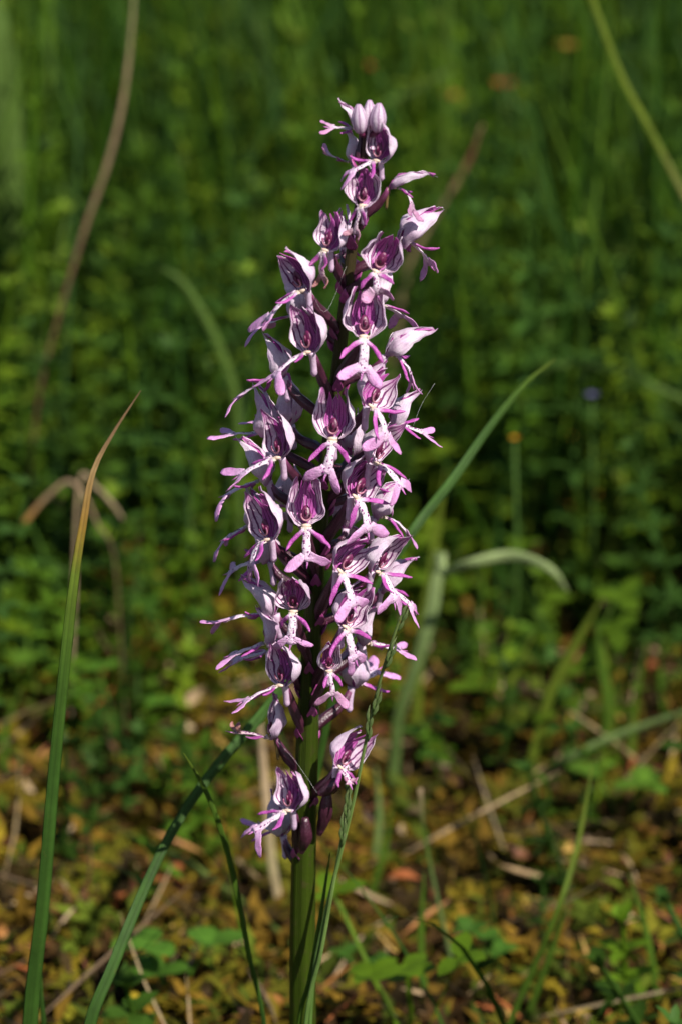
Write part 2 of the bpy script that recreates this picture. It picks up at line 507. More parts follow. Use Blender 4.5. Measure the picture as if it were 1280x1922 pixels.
def make_flower(tx, ty, az, elev=80, s=1.0, lp=-50, lc=-25, roll=0, att=None, lipL=1.0, arm=0.0, armA=64, legA=42, legW=1.0,
                depth=14.0, yoff=0.0, wither=0, lyaw=0, spur=1.0, hoodW=1.0, spl=0.0, label=None, lip=True, hoodL=1.0, seed=0, shrivel=0, hroll=0):
    rnd = random.Random(seed * 13 + int(tx) * 7 + int(ty))
    a = R(az + rnd.uniform(-3, 3))
    out = Vector((math.sin(a), -math.cos(a), 0))
    throat = P(tx, ty, -depth * MM * math.cos(a) + yoff * MM)
    up = Vector((0, 0, 1))
    f = out.copy(); l = f.cross(up)
    # roll about the facing direction
    q = Matrix.Rotation(R(roll), 3, f)
    up = q @ up; l = q @ l
    if att is None: att = ty + 95 * s
    ap, ar = stem_at(att)
    ap = ap + out * ar * .6
    # ---- ovary is the flower part's own mesh
    back = throat - f * 2.2 * s * MM - up * .6 * s * MM
    c1 = ap + Vector((0, 0, 5)) * s * MM + out * 2.0 * MM
    c2 = back - f * 2.5 * s * MM - Vector((0, 0, 6.5)) * s * MM
    pts, rad = [], []
    N = 18
    for i in range(N + 1):
        t = i / N
        pts.append(ap * (1 - t) ** 3 + c1 * 3 * t * (1 - t) ** 2 + c2 * 3 * t * t * (1 - t) + back * t ** 3)
        rad.append((0.60 + 0.88 * math.sin(math.pi * min(1, t * 1.02)) ** .8 * (1 - .25 * t)) * s * MM)
    b = MB()
    oc = (0.048, 0.011, 0.024)
    b.tube(pts, rad, 18, 0, lambda k: lerp(oc, (0.22, 0.05, 0.14), max(0, k - .8) * 5) if k > .1 else lerp((0.25, 0.05, 0.16), oc, k * 10), ribs=6, rib_amp=.16, twist=7.5)
    # bract: a small clasping scale at the foot of the ovary
    bp = [ap + out * (.6 * MM) - Vector((0, 0, 1.6)) * MM, ap + out * (1.2 * MM) - Vector((0, 0, .2)) * MM, ap + out * (2.2 * MM) + Vector((0, 0, 1.4)) * MM, ap + out * (2.5 * MM) + Vector((0, 0, 3.0)) * MM]
    bl = out.cross(Vector((0, 0, 1)))
    b.ribbon(smooth_path(bp, 7), [bl] * 7, [.7 * MM, 1.3 * MM, 1.6 * MM, 1.4 * MM, 1.0 * MM, .5 * MM, .08 * MM], .12 * MM, lambda k, c: (0.26, 0.045, 0.17), cup=-.35)
    fl = part(b, 'flower', M['ovary'])
    if label: fl['label'] = label
    # ---- hood
    e = R(elev)
    body_up, body_l = up, l
    hq = Matrix.Rotation(R(-hroll), 3, f)
    up = hq @ up; l = hq @ l
    closed = abs(az) > 70
    p0_, hf_ = (1.30, .82) if closed else (1.06 + rnd.uniform(-.08, .14), .70 + rnd.uniform(-.06, .08))
    e += R(rnd.uniform(-6, 6)); hoodW *= rnd.uniform(.90, 1.08); hoodL *= rnd.uniform(.92, 1.1)
    ha = f * math.cos(e) + up * math.sin(e)
    hd = -f * math.sin(e) + up * math.cos(e)
    fr = Frame(throat - f * 1.3 * s * MM - ha * .8 * s * MM - hd * 0.6 * s * MM, ha, hd, l)
    cl = abs(az) > 70
    L, W, H = (14.3 if cl else 13.0) * s * hoodL, (4.4 if cl else 5.4) * s * hoodW, (3.3 if cl else 4.3) * s * hoodW
    pe = dict(end=.80, pw=1.25) if cl else dict(end=rnd.uniform(.42, .6), pw=1.6)
    if shrivel:
        W *= .55; H *= .6
    j = lambda x: x * rnd.uniform(.92, 1.08)
    wo, wi, wd = M['sepal_outer'], M['sepal_inner'], M['dorsal_inner']
    make_sepal('sepal', fr, L, W, H, 0, .52, j(.90), [wo, wd], fl, rnd, 1.0, flare=rnd.uniform(-.1, .15), curl=rnd.uniform(-.2, .5), **pe)
    for sg in (-1, 1):
        make_sepal('sepal', fr, L, W * 1.03, H * 1.03, sg * p0_, hf_, j(.99), [wo, wi], fl, rnd, 1.0, flare=rnd.uniform(-.05, .6) + spl, curl=rnd.uniform(-.3, .5), **pe)
        make_sepal('petal', fr, L, W, H, sg * .42, .34, j(.90), [M['petal'], M['petal']], fl, rnd, .86, flare=rnd.uniform(-.3, .1), nu=4, nv=10, **pe)
    # ---- column in the throat
    b = MB()
    cb = throat + ha * .9 * s * MM
    rows = []
    for i in range(9):
        t = i / 8
        r = max(.05, math.sin(math.pi * (.06 + .88 * t))) ** .7 * s * MM
        c = cb + ha * (4.2 * t * s * MM) + hd * ((.9 + .9 * t) * s * MM)
        rows.append([b.vert(c + l * (math.cos(x) * r * 1.35) + hd * (math.sin(x) * r * .6), (x, t), lerp((0.035, 0.002, 0.012), (0.12, 0.010, 0.06), t)) for x in [2 * math.pi * q_ / 12 for q_ in range(12)]])
    b.grid(rows, 0, close=True); b.face(rows[-1]); b.face(list(reversed(rows[0])))
    # horseshoe rim of the stigma and the narrow pollen pouch above it
    hp = []
    for i in range(13):
        th = math.pi * (-.10 + 1.2 * i / 12)
        hp.append(cb + ha * ((1.7 - math.sin(th) * 1.5) * s * MM) + l * (math.cos(th) * 1.35 * s * MM) + hd * (.25 * s * MM))
    b.tube(hp, [.27 * s * MM] * 13, 6, 0, lambda k: lerp((0.20, 0.03, 0.11), (0.40, 0.17, 0.22), math.sin(math.pi * k)))
    b.tube([cb + ha * (x * s * MM) + hd * ((.25 + .12 * x) * s * MM) for x in (1.6, 2.4, 3.3)], [.25 * s * MM, .42 * s * MM, .25 * s * MM], 7, 0, lambda k: (0.10, 0.008, 0.045))
    yp = [cb + ha * (-1.1 * s * MM) + l * (x * 1.3 * s * MM) + hd * ((.1 - .3 * (1 - x * x)) * s * MM) for x in (-1, -.5, 0, .5, 1)]
    b.tube(yp, [.25 * s * MM, .5 * s * MM, .6 * s * MM, .5 * s * MM, .25 * s * MM], 7, 0, lambda k: (0.62, 0.46, 0.36))
    part(b, 'column', M['column'], fl)
    up, l = body_up, body_l
    # ---- spur
    if spur:
        b = MB()
        sd = (-f * .25 - up * .95).normalized()
        sps, sw = [], []
        for i in range(10):
            t = i / 9
            sps.append(throat - f * (1.9 * s * MM) - up * (.4 * s * MM) + sd * (7.2 * spur * s * t * MM) + f * ((.9 * t * t) * s * MM) + l * (rnd.uniform(-.05, .05) * MM))
            sw.append((1.08 - .22 * math.sin(math.pi * t * .9)) * (1 if t < .85 else math.sqrt(max(.02, 1 - ((t - .85) / .16) ** 2))) * s * MM * (.55 if shrivel else 1))
        scol = (0.16, 0.11, 0.04) if shrivel else LILAC
        b.tube(sps, sw, 12, 0, lambda k: lerp(lerp(scol, WHITE, .35), scol, k) if not shrivel else scol)
        part(b, 'spur', M['spur'], fl)
    if not lip: return fl
    # ---- lip: body, two arms, two legs and the small tooth
    b = MB()
    la = R(lp)
    ly = Matrix.Rotation(R(lyaw), 3, up)
    lf, ll = ly @ f, ly @ l
    ltw = Matrix.Rotation(R(rnd.uniform(-16, 16)), 3, lf)
    ll = ltw @ ll
    d0 = lf * math.cos(la) + up * math.sin(la)
    n0 = ltw @ (-lf * math.sin(la) + up * math.cos(la))
    d0 = (d0 - n0 * d0.dot(n0)).normalized(); ll = d0.cross(n0)
    st = throat + lf * (.7 * s * MM) - up * (.3 * s * MM)
    bl_ = 9.2 * s * lipL * MM
    steps = 12
    pts, lats, nr, d1 = curve_pts(st, d0, ll, n0, bl_, R(lc), rnd.uniform(-.3, .3), steps)
    wid = [(1.05 + .45 * (1 - k) ** 5 - .05 * math.sin(math.pi * k) + .85 * k ** 3) * s * MM for k in [i / steps for i in range(steps + 1)]]
    if wither: wid = [w * .75 for w in wid]
    armc = MAG if not wither else lerp(MAG, DARKB, .4 * wither)
    legc = PINK if not wither else lerp(PINK, BROWN, .85 * min(1, wither))
    bodc = WHITE if not wither else lerp(WHITE, lerp(BROWN, LILAC, .5), .5 * min(1, wither))
    b.ribbon(pts, lats, wid, .30 * s * MM, lambda k, c: lerp(lerp((0.66, 0.56, 0.45), bodc, min(1, k * 5)), lerp(bodc, legc, .8), max(0, (k - .55) / .45) * (.6 + .4 * abs(c))), cup=-.22, n=10)
    for sg in (-1, 1):
        i0 = 1
        dd = (pts[i0 + 1] - pts[i0]).normalized()
        aa = R(armA + rnd.uniform(-18, 16))
        ad = dd * math.cos(aa) + lats[i0] * (sg * math.sin(aa))
        al = lats[i0] * math.cos(aa) * 1.0 - dd * (sg * math.sin(aa))
        L_ = (8.0 + rnd.uniform(-.7, .6)) * s * MM * (.75 if wither else 1)
        c1_ = rnd.uniform(-.9, .3); c2_ = rnd.uniform(.0, 2.0)
        ap_, al_, _, _ = curve_pts(pts[i0] + lats[i0] * (sg * .5 * s * MM), ad, al, nr[i0], L_, lambda k: c1_ * (1 - k) * 2 + c2_ * k + R(arm), lambda k: -sg * (.55 + .3 * wither), 10)
        aw = [x * s * MM for x in (.62, .62, .60, .60, .63, .68, .70, .66, .56, .40, .14)]
        b.ribbon(ap_, al_, aw, .33 * s * MM, lambda k, c: lerp(lerp(WHITE, armc, min(1, k * 3 + .2)), lerp(armc, PINK, .25), max(0, k - .6)), cup=.35 if rnd.random() < .6 else -.3, n=8)
        # leg
        la_ = R(legA + rnd.uniform(-15, 15))
        dd = d1
        gd = dd * math.cos(la_) + lats[-1] * (sg * math.sin(la_))
        gl = lats[-1] * math.cos(la_) - dd * (sg * math.sin(la_))
        GL = (6.9 + rnd.uniform(-.6, .6)) * s * MM * (.6 if wither > .5 else 1) * lipL
        g1 = rnd.uniform(-.9, .6)
        tw = rnd.uniform(-.55, .55)
        gp, gl_, gn_, _ = curve_pts(pts[-1] + lats[-1] * (sg * .85 * s * MM) - dd * (1.7 * s * MM), gd, gl, nr[-1], GL, lambda k: g1 + (2.4 * wither), lambda k: sg * rnd.uniform(-.2, .5), 10)
        gl_ = [a_ * math.cos(tw * i / 10) + c_ * math.sin(tw * i / 10) for i, (a_, c_) in enumerate(zip(gl_, gn_))]
        ww = (1.35 + rnd.uniform(-.2, .25)) * legW
        prof = [.80, .84, .88, .93, .98, 1.03, 1.05, 1.02, .92, .72, rnd.uniform(.2, .5)]
        b.ribbon(gp, gl_, [x * ww * s * MM * (.6 if wither > .5 else 1) for x in prof], 0.19 * s * MM, lambda k, c: lerp(lerp(bodc, legc, .55 + .45 * min(1, k * 2)), lerp(legc, MAG, .35), max(0, abs(c) * .6 + k - .95)), cup=rnd.uniform(-.25, .2), n=10)
    tp, tl, _, _ = curve_pts(pts[-1] - d1 * (.5 * s * MM), d1, lats[-1], nr[-1], 2.6 * s * MM, .2, 0, 4)
    b.ribbon(tp, tl, [x * s * MM for x in (.6, .45, .32, .2, .05)], .2 * s * MM, lambda k, c: lerp(PINK, MAG, k), n=6)
    wobble(b, 0.30, 1.7, tx)
    # raised purple hair tufts along the lip
    for i in range(13 if s > .7 else 8):
        k = (i + rnd.uniform(.1, .9)) / 13 * steps * .97
        k = min(k, steps - .01)
        i0 = int(k); tt = k - i0
        c = pts[i0].lerp(pts[i0 + 1], tt)
        off = rnd.choice((-1, 1)) * rnd.uniform(.25, .75)
        w = wid[i0]
        c = c + lats[i0] * (off * w) + nr[i0] * ((.30 * s * MM) * math.sqrt(max(.05, 1 - off * off)) - .22 * w * off * off)
        r = rnd.uniform(.15, .33) * s * MM
        dd = (pts[i0 + 1] - pts[i0]).normalized()
        ring = [b.vert(c + lats[i0] * (math.cos(x) * r) + dd * (math.sin(x) * r * rnd.uniform(.8, 1.5)) - nr[i0] * (.05 * MM)) for x in [2 * math.pi * q_ / 6 for q_ in range(6)]]
        top = b.vert(c + nr[i0] * (.20 * s * MM))
        for q_ in range(6): b.face((ring[q_], ring[(q_ + 1) % 6], top), 1)
    part(b, 'lip', [M['lip'], M['lip_dot']], fl)
    return fl

FLOWERS = [
 # tx, ty, az, dict
 (706, 300, -36, dict(lyaw=-28, elev=88, s=.82, lp=-8, lc=-30, att=360, depth=6)),
 (654, 303, -100, dict(elev=80, s=.62, lp=25, lc=-10, att=370, depth=6, yoff=4, wither=.3, hoodW=.8)),
 (664, 240, -95, dict(elev=60, s=.66, lp=8, lc=-10, att=310, depth=5, yoff=2, wither=.25, hoodW=.5, spur=0)),
 (680, 384, -12, dict(elev=96, s=.84, lp=-55, lc=-30, att=455, depth=9, wither=.7, lyaw=-30)),
 (742, 350, 80, dict(elev=22, s=.85, lp=-12, lc=-80, att=420, depth=8, shrivel=1, wither=.35, label='shrivelled flower with a collapsed hood')),
 (610, 468, -44, dict(elev=98, s=.92, lp=-60, lc=-60, att=540, depth=10, wither=1.0)),
 (645, 458, 175, dict(elev=86, s=.80, lp=-30, lc=-30, att=520, depth=9)),
 (762, 452, 105, dict(elev=34, s=.98, lp=-28, lc=-40, att=520, depth=13)),
 (706, 508, -8, dict(elev=88, s=.95, lp=-40, lc=-70, hroll=24, att=555, depth=12, lipL=.7, wither=.3)),
 (714, 572, 125, dict(elev=70, s=.90, lp=-22, lc=-20, att=600, depth=11, roll=0)),
 (683, 630, 4, dict(elev=98, s=1.02, lp=-62, lc=-18, roll=0, hroll=6, att=720, depth=14)),
 (735, 664, 98, dict(elev=30, s=1.0, lp=-25, lc=-62, att=730, depth=14)),
 (566, 545, -52, dict(lyaw=-24, hroll=-28, lipL=1.25, elev=70, s=1.0, lp=-20, lc=-35, att=625, depth=14)),
 (553, 590, -118, dict(lipL=1.25, elev=84, s=.95, lp=-22, lc=-5, att=650, depth=14)),
 (576, 660, -42, dict(hroll=-16, lyaw=-28, lipL=1.15, elev=92, s=1.02, lp=-14, lc=-32, att=755, depth=15, arm=10)),
 (520, 705, -98, dict(lipL=1.25, elev=74, s=1.0, lp=-24, lc=-14, att=800, depth=15)),
 (538, 792, -135, dict(elev=78, s=.98, lp=-10, lc=0, att=860, depth=15)),
 (624, 822, -6, dict(elev=100, s=1.0, lp=-66, lc=-10, att=905, depth=15)),
 (661, 848, 150, dict(elev=82, s=.98, lp=-40, lc=-30, att=900, depth=13)),
 (698, 762, 40, dict(lyaw=14, hroll=42, elev=84, s=1.05, lp=-30, lc=-60, att=835, depth=15)),
 (706, 868, 66, dict(hroll=18, elev=58, s=1.0, lp=-12, lc=-50, att=945, depth=15)),
 (520, 858, -42, dict(hroll=-16, lyaw=-28, lipL=1.15, elev=94, s=1.0, lp=-8, lc=-28, att=945, depth=15)),
 (492, 900, -100, dict(lipL=1.25, elev=66, s=1.0, lp=-20, lc=-16, att=975, depth=16)),
 (575, 985, 2, dict(elev=102, s=1.0, lp=-64, lc=-14, att=1085, depth=15)),
 (545, 948, 180, dict(elev=80, s=.95, lp=-30, lc=-30, att=1000, depth=14)),
 (668, 932, 38, dict(lyaw=12, hroll=46, elev=84, s=1.06, lp=-42, lc=-48, att=1030, depth=16)),
 (715, 968, 100, dict(elev=52, s=1.0, lp=-15, lc=-45, att=1060, depth=15, yoff=3)),
 (500, 1012, -44, dict(hroll=-24, lyaw=-18, elev=82, s=1.0, lp=-22, lc=-70, att=1100, depth=16)),
 (496, 1050, -112, dict(lipL=1.25, elev=70, s=1.0, lp=-12, lc=-30, att=1130, depth=16)),
 (640, 1072, 36, dict(lyaw=6, hroll=52, elev=78, s=1.04, lp=-48, lc=-30, att=1160, depth=17)),
 (710, 1072, 64, dict(hroll=22, elev=56, s=1.0, lp=-28, lc=-55, att=1150, depth=14)),
 (652, 985, 165, dict(elev=70, s=1.0, lp=-28, lc=-40, att=1050, depth=13)),
 (505, 1150, -92, dict(lipL=1.25, elev=48, s=1.04, lp=2, lc=-22, att=1215, depth=16, legA=30)),
 (551, 1146, -4, dict(elev=62, s=.92, lp=-68, lc=-10, att=1250, depth=15, legA=55, legW=.7)),
 (650, 1176, 32, dict(hroll=34, elev=84, s=1.0, lp=-70, lc=-20, att=1290, depth=17, legA=14)),
 (618, 1258, 15, dict(elev=60, s=.78, lp=-45, lc=-60, att=1330, depth=16, wither=.3, hoodW=.8)),
 (668, 1282, 140, dict(elev=84, s=1.05, lp=15, lc=-20, att=1385, depth=14)),
 (525, 1285, -44, dict(hroll=-10, lyaw=-26, lipL=1.15, elev=92, s=.98, lp=-8, lc=-20, att=1375, depth=16)),
 (508, 1222, -110, dict(lipL=1.25, elev=80, s=.92, lp=-14, lc=-12, att=1290, depth=15)),
 (503, 1382, -80, dict(elev=98, s=1.0, lp=30, lc=-30, att=1455, depth=12, wither=1.0, shrivel=1, hoodW=1.5, label='withered flower with a narrow closed hood and shrunken dark lip')),
 (640, 1440, 42, dict(hroll=46, elev=80, s=1.0, lp=-25, lc=-20, att=1500, depth=12, wither=.6, lipL=.55)),
 (540, 1520, -40, dict(hroll=-12, lyaw=-26, lipL=1.15, elev=92, s=.97, lp=-18, lc=-18, att=1600, depth=12)),
 (525, 1562, -140, dict(elev=84, s=.97, lp=-5, lc=0, att=1640, depth=10)),
 (745, 795, 92, dict(elev=55, s=.90, lp=-10, lc=-25, att=915, depth=12, yoff=6)),
 (728, 1105, 88, dict(elev=46, s=.95, lp=-22, lc=-35, att=1180, depth=12, yoff=5)),
 (690, 1205, 96, dict(elev=72, s=.95, lp=-5, lc=-20, att=1290, depth=12, yoff=5)),
 (470, 985, -118, dict(elev=84, s=.92, lp=-30, lc=-10, att=1080, depth=17, lipL=1.1)),
 (492, 812, -120, dict(elev=80, s=.92, lp=-5, lc=-10, att=900, depth=16, lipL=1.1)),
 (500, 1205, -85, dict(elev=76, s=.92, lp=-16, lc=-8, att=1300, depth=15, lipL=1.15)),
 (690, 905, 118, dict(elev=60, s=.92, lp=-28, lc=-40, att=960, depth=12)),
]
for i, (tx, ty, az, kw) in enumerate(FLOWERS):
    make_flower(tx, ty, az, seed=i, **kw)

# spent ovary pods without petals
for (x0, y0, x1, y1, yy) in ((600, 1490, 632, 1462, -.006), (600, 1566, 614, 1478, -.004), (566, 1600, 573, 1535, -.006)):
    b = MB()
    a0 = P(x0, y0, yy); a1 = P(x1, y1, yy - .002)
    pts = smooth_path([a0, a0.lerp(a1, .5) + Vector((.0006, -.001, 0)), a1], 12)
    b.tube(pts, [(0.5 + 1.25 * math.sin(math.pi * (.05 + .85 * i / 11))) * MM for i in range(12)], 16, 0, lambda k: lerp((0.25, 0.05, 0.16), (0.048, 0.011, 0.024), min(1, k * 6)), ribs=6, rib_amp=.16, twist=6)
    part(b, 'ovary_pod', M['ovary'])

# closed buds at the very tip
for bx, by0, by1, w, yy, lean in ((676, 250, 196, 14.5, -.003, -3), (692, 246, 188, 13, -.001, 1), (708, 248, 194, 15, -.003, 3), (697, 240, 196, 12, .005, 2)):
    b = MB()
    p0 = P(bx, by0, yy); p1 = P(bx + lean, by1, yy)
    rows = []
    ax = (p1 - p0)
    for i in range(13):
        t = i / 12
        r = w * MPP * (math.sin(math.pi * (.10 + .84 * t ** .9)) ** .75)
        c = p0 + ax * t
        rows.append([b.vert(c + Vector((math.cos(q), math.sin(q), 0)) * r * (1 + .05 * math.cos(3 * q + bx) + .025 * math.cos(9 * q)), (q / (2 * math.pi) * 2.0, 0.04 + .9 * t)) for q in [2 * math.pi * j / 24 for j in range(24)]])
    b.grid(rows, 0, close=True); b.face(rows[-1]); b.face(list(reversed(rows[0])))
    q0, _ = stem_at(250)
    b.tube(smooth_path([q0, (q0 + p0) * .5 - Vector((0, 0, .0005)), p0 + ax * .05], 5), [.8 * MM] * 5, 8, 1, lambda k: (0.12, 0.02, 0.06))
    part(b, 'bud', [M['bud'], M['ovary']])

# basal leaves of the orchid (below the frame)
for a, L_ in ((205, .10), (250, .12), (290, .11), (335, .10)):
    b = MB()
    o = Vector((math.cos(R(a)), math.sin(R(a)), 0))
    c = [base + Vector((0, 0, .004)), base + o * L_ * .4 + Vector((0, 0, .045)), base + o * L_ * .8 + Vector((0, 0, .05)), base + o * L_ + Vector((0, 0, .035))]
    pts = smooth_path(c, 14)
    sd = Vector((-o.y, o.x, 0))
    b.ribbon(pts, [sd] * 14, [(.004 + .015 * math.sin(math.pi * (i / 13) ** .8) if i < 13 else .0006) for i in range(14)], .0004, lambda k, c_: (0.05, 0.11, 0.02), cup=.25)
    part(b, 'leaf', M['grass'])

# ------------------------------------------------------------------ single grass blades
GREEN = (0.070, 0.135, 0.012); PALE = (0.14, 0.21, 0.06); YEL = (0.13, 0.18, 0.016); TAN = (0.36, 0.26, 0.15); OCH = (0.30, 0.17, 0.025); DKG = (0.038, 0.092, 0.012)

def blade(name, label, cat, ctrl, widths, cols, face_cam=.75, root=None, cup=.3, group=None, n=36, mat='grass', thick=None, fold=0):
    """ctrl: [(px,py,y)], widths px (full, one per ctrl), cols one per ctrl from root to tip; root extends to the ground"""
    pts = [P(*c) for c in ctrl]
    w = [x * MPP * .5 * ((p - CAM).length / DIST) for x, p in zip(widths, pts)]
    if root is not None:
        rx, ry = root if isinstance(root, tuple) else (pts[0].x, pts[0].y)
        g = Vector((rx, ry, float(gz(rx, ry)) - .003))
        pts = [g, g.lerp(pts[0], .5) + Vector((0, 0, .004))] + pts
        w = [w[0] * .9, w[0]] + w; cols = [cols[0], cols[0]] + list(cols)
    sp_ = smooth_path(pts, n)
    ks = np.linspace(0, len(pts) - 1, n)
    ww = np.interp(ks, range(len(pts)), w)
    cc = np.array(cols)
    ci = np.stack([np.interp(ks, range(len(cols)), cc[:, i]) for i in range(3)], 1)
    lats = []
    for i in range(n):
        t = (sp_[min(i + 1, n - 1)] - sp_[max(i - 1, 0)]).normalized()
        l = t.cross(VIEW).normalized()
        d = t.cross(l)
        ang = (1 - face_cam) * 1.3 * math.sin(i / n * 2.2 + .4)
        lats.append(l * math.cos(ang) + d * math.sin(ang))
    b = MB()
    def cf(k, c):
        v = ci[min(n - 1, int(round(k * (n - 1))))]
        m = 1.0 - .22 * math.exp(-(c / .12) ** 2)
        return (v[0] * m, v[1] * m, v[2] * m)
    b.ribbon(sp_, lats, list(ww), thick or max(.00012, float(max(ww)) * .08), cf, cup=cup, n=12)
    root_o = empty(name, sp_[0])
    tag(root_o, label, cat, group)
    o = b.build('stalk' if ('stalk' in label or 'stem ' in label) else 'blade', M[mat], root_o)
    o.matrix_parent_inverse = Matrix.Translation(-sp_[0])
    return root_o

def auto_y(px, py):                        # depth of the ground seen at a pixel
    return G(px, py).y

blade('grass_plant', 'long green grass blade whose brown withered tip bends over, left of the orchid', 'grass blade',
      [(58, 1922, -.005), (82, 1700, -.002), (103, 1450, .003), (125, 1230, .008), (142, 1080, .014), (158, 980, .02), (176, 885, .026), (215, 810, .034), (265, 733, .045)],
      [30, 26, 24, 22, 18, 15, 11, 6, 2], [DKG, DKG, DKG, lerp(DKG, GREEN, .5), lerp(GREEN, YEL, .7), OCH, lerp(OCH, TAN, .5), (0.22, 0.13, 0.06), (0.24, 0.15, 0.07)], root=(-.088, -.008))
blade('grass_plant', 'slim green grass blade pressed behind the brown-tipped blade', 'grass blade',
      [(75, 1800, .03), (100, 1500, .035), (118, 1330, .035), (135, 1190, .036), (139, 1140, .037)], [10, 13, 13, 9, 2], [DKG, GREEN, GREEN, GREEN, GREEN], root=(-.082, .028))
blade('grass_plant', 'broad green grass blade leaning right behind the lower orchid flowers', 'grass blade',
      [(165, 1950, -.01), (215, 1810, .0), (290, 1630, .02), (350, 1520, .034), (420, 1425, .048), (490, 1345, .062), (545, 1270, .078), (580, 1215, .09)],
      [24, 23, 20, 19, 21, 22, 17, 4], [DKG, DKG, DKG, DKG, DKG, DKG, DKG, DKG], root=(-.075, -.02))
blade('grass_plant', 'thin dark green grass blade with a pointed yellowish tip beside the leaning broad blade', 'grass blade',
      [(495, 1910, .02), (470, 1800, .018), (447, 1680, .016), (420, 1570, .014), (385, 1480, .012), (345, 1413, .01)], [9, 10, 11, 11, 9, 2], [DKG, GREEN, GREEN, GREEN, GREEN, YEL], root=(-.018, .024))
blade('grass_plant', 'narrow green grass leaf crossing the foot of the orchid stem', 'grass blade',
      [(562, 1925, -.010), (582, 1840, -.010), (602, 1720, -.008), (614, 1640, -.006), (620, 1600, -.005)], [9, 10, 8, 5, 1.5], [GREEN] * 5, root=(-.013, -.014))
blade('grass_plant', 'wide green grass blade slanting up right beside the orchid flowers with pale tip', 'grass blade',
      [(570, 1760, .085), (580, 1560, .085), (610, 1380, .085), (650, 1230, .088), (705, 1110, .092), (780, 990, .10), (850, 900, .115), (920, 800, .13), (985, 720, .145), (1042, 674, .16)], [12, 13, 14, 16, 18, 20, 19, 15, 9, 3], [DKG] * 8 + [GREEN, YEL], root=(-.0105, .085))
y1 = .34
blade('grass_plant', 'pale green grass blade folded sharply over to the right', 'grass blade',
      [(750, 1340, y1), (785, 1240, y1), (812, 1140, y1), (826, 1040, y1), (832, 1075, y1 - .01), (880, 1058, y1 - .02), (960, 1044, y1 - .02), (1030, 1068, y1 - .03), (1065, 1110, y1 - .03)],
      [22, 26, 27, 22, 17, 19, 24, 16, 5], [(0.10, 0.16, 0.04), (0.16, 0.23, 0.07), (0.22, 0.30, 0.11)] + [(0.30, 0.38, 0.15)] * 6, root=(P(735, 1360, y1).x, y1), n=60)
blade('grass_plant', 'yellow green blade rising straight behind the folded blade', 'grass blade',
      [(790, 1200, y1 + .05), (805, 1100, y1 + .05), (822, 980, y1 + .05), (835, 880, y1 + .05)], [18, 20, 16, 3], [YEL] * 4, root=(P(780, 1280, y1 + .05).x, y1 + .05))
for k, (lab, px, col) in enumerate([
    ('yellow green grass blade standing upright with a hooked tip', [(1128, 1130), (1148, 1030), (1166, 930), (1160, 890), (1125, 888)], YEL),
    ('upright green grass blade beside the hooked one', [(1130, 1420), (1142, 1330), (1128, 1240), (1118, 1170)], GREEN),
    ('yellowish grass blade leaning right in front of the hooked blade', [(1000, 1420), (1035, 1300), (1080, 1210), (1130, 1120)], YEL),
    ('short upright green blade in the reddish litter', [(1060, 1080), (1075, 1010), (1050, 960)], GREEN)]):
    yy = auto_y(px[0][0], px[0][1] + 60)
    blade('grass_plant', lab, 'grass blade', [(x, y, yy) for x, y in px], [18] + [19] * (len(px) - 2) + [4], [col] * len(px), root=(P(px[0][0], px[0][1], yy).x, yy))
yy = auto_y(985, 1480)
blade('grass_plant', 'pale grass blade lying slanted over the litter at the right', 'grass blade',
      [(985, 1475, yy), (1060, 1428, yy - .02), (1160, 1380, yy - .02), (1300, 1330, yy - .02)], [12, 16, 16, 8], [PALE] * 4, mat='grass')
yy = auto_y(185, 1560)
blade('grass_plant', 'pale grass blade lying slanted on the moss behind the thin blade', 'grass blade',
      [(180, 1545, yy), (330, 1608, yy - .05), (440, 1685, yy - .07), (550, 1775, yy - .10), (600, 1830, yy - .11)], [8, 15, 17, 14, 5], [lerp(PALE, YEL, .4)] * 5)
yy = auto_y(950, 1990)
blade('grass_plant', 'tall thin green grass stalk rising from the litter right of the orchid', 'grass blade',
      [(955, 1922, yy), (1000, 1820, yy), (1050, 1700, yy), (1085, 1580, yy + .01), (1110, 1440, yy + .02)], [13, 13, 12, 10, 4], [GREEN, GREEN, lerp(GREEN, YEL, .4), YEL, YEL], root=(P(945, 1990, yy).x, yy))
blade('grass_plant', 'second thin grass stalk just right of the tall thin stalk', 'grass blade',
      [(985, 1922, yy + .01), (1030, 1800, yy + .01), (1065, 1690, yy + .01)], [14, 13, 4], [GREEN] * 3, root=(P(978, 1990, yy).x, yy + .01))
yy = auto_y(860, 1860)
blade('grass_plant', 'thin pale stem with a small dead flower head, bending in the mossy litter', 'stem',
      [(855, 1850, yy), (840, 1770, yy), (815, 1660, yy), (795, 1560, yy), (788, 1480, yy)], [8, 8, 7, 7, 9], [PALE, PALE, PALE, GREEN, TAN], root=(P(858, 1870, yy).x, yy))
yy = auto_y(80, 760)
blade('dry_grass_plant', 'tall dry tan grass stalk leaning right in the deep green meadow', 'stalk',
      [(75, 740, .5), (115, 580, .5), (160, 430, .5), (205, 300, .5), (235, 170, .5), (252, 0, .5), (250, -80, .5)], [6, 7, 9, 10, 9, 6, 3], [(.10, .05, .025), (.13, .065, .035), (.18, .11, .06), (.26, .18, .10), (.26, .18, .10), lerp(TAN, PALE, .5), PALE], mat='dry', root=(P(20, 1000, .5).x, .5))
blade('grass_plant', 'yellow green stem slanting down to the right above the meadow', 'stem',
      [(1420, 800, .42), (1335, 480, .42), (1230, 262, .42), (1165, 140, .42), (1108, -10, .42), (1080, -90, .42)], [12, 12, 13, 13, 12, 4], [YEL, lerp(YEL, TAN, .5), YEL, YEL, YEL, YEL], root=(P(1450, 900, .42).x, .42))
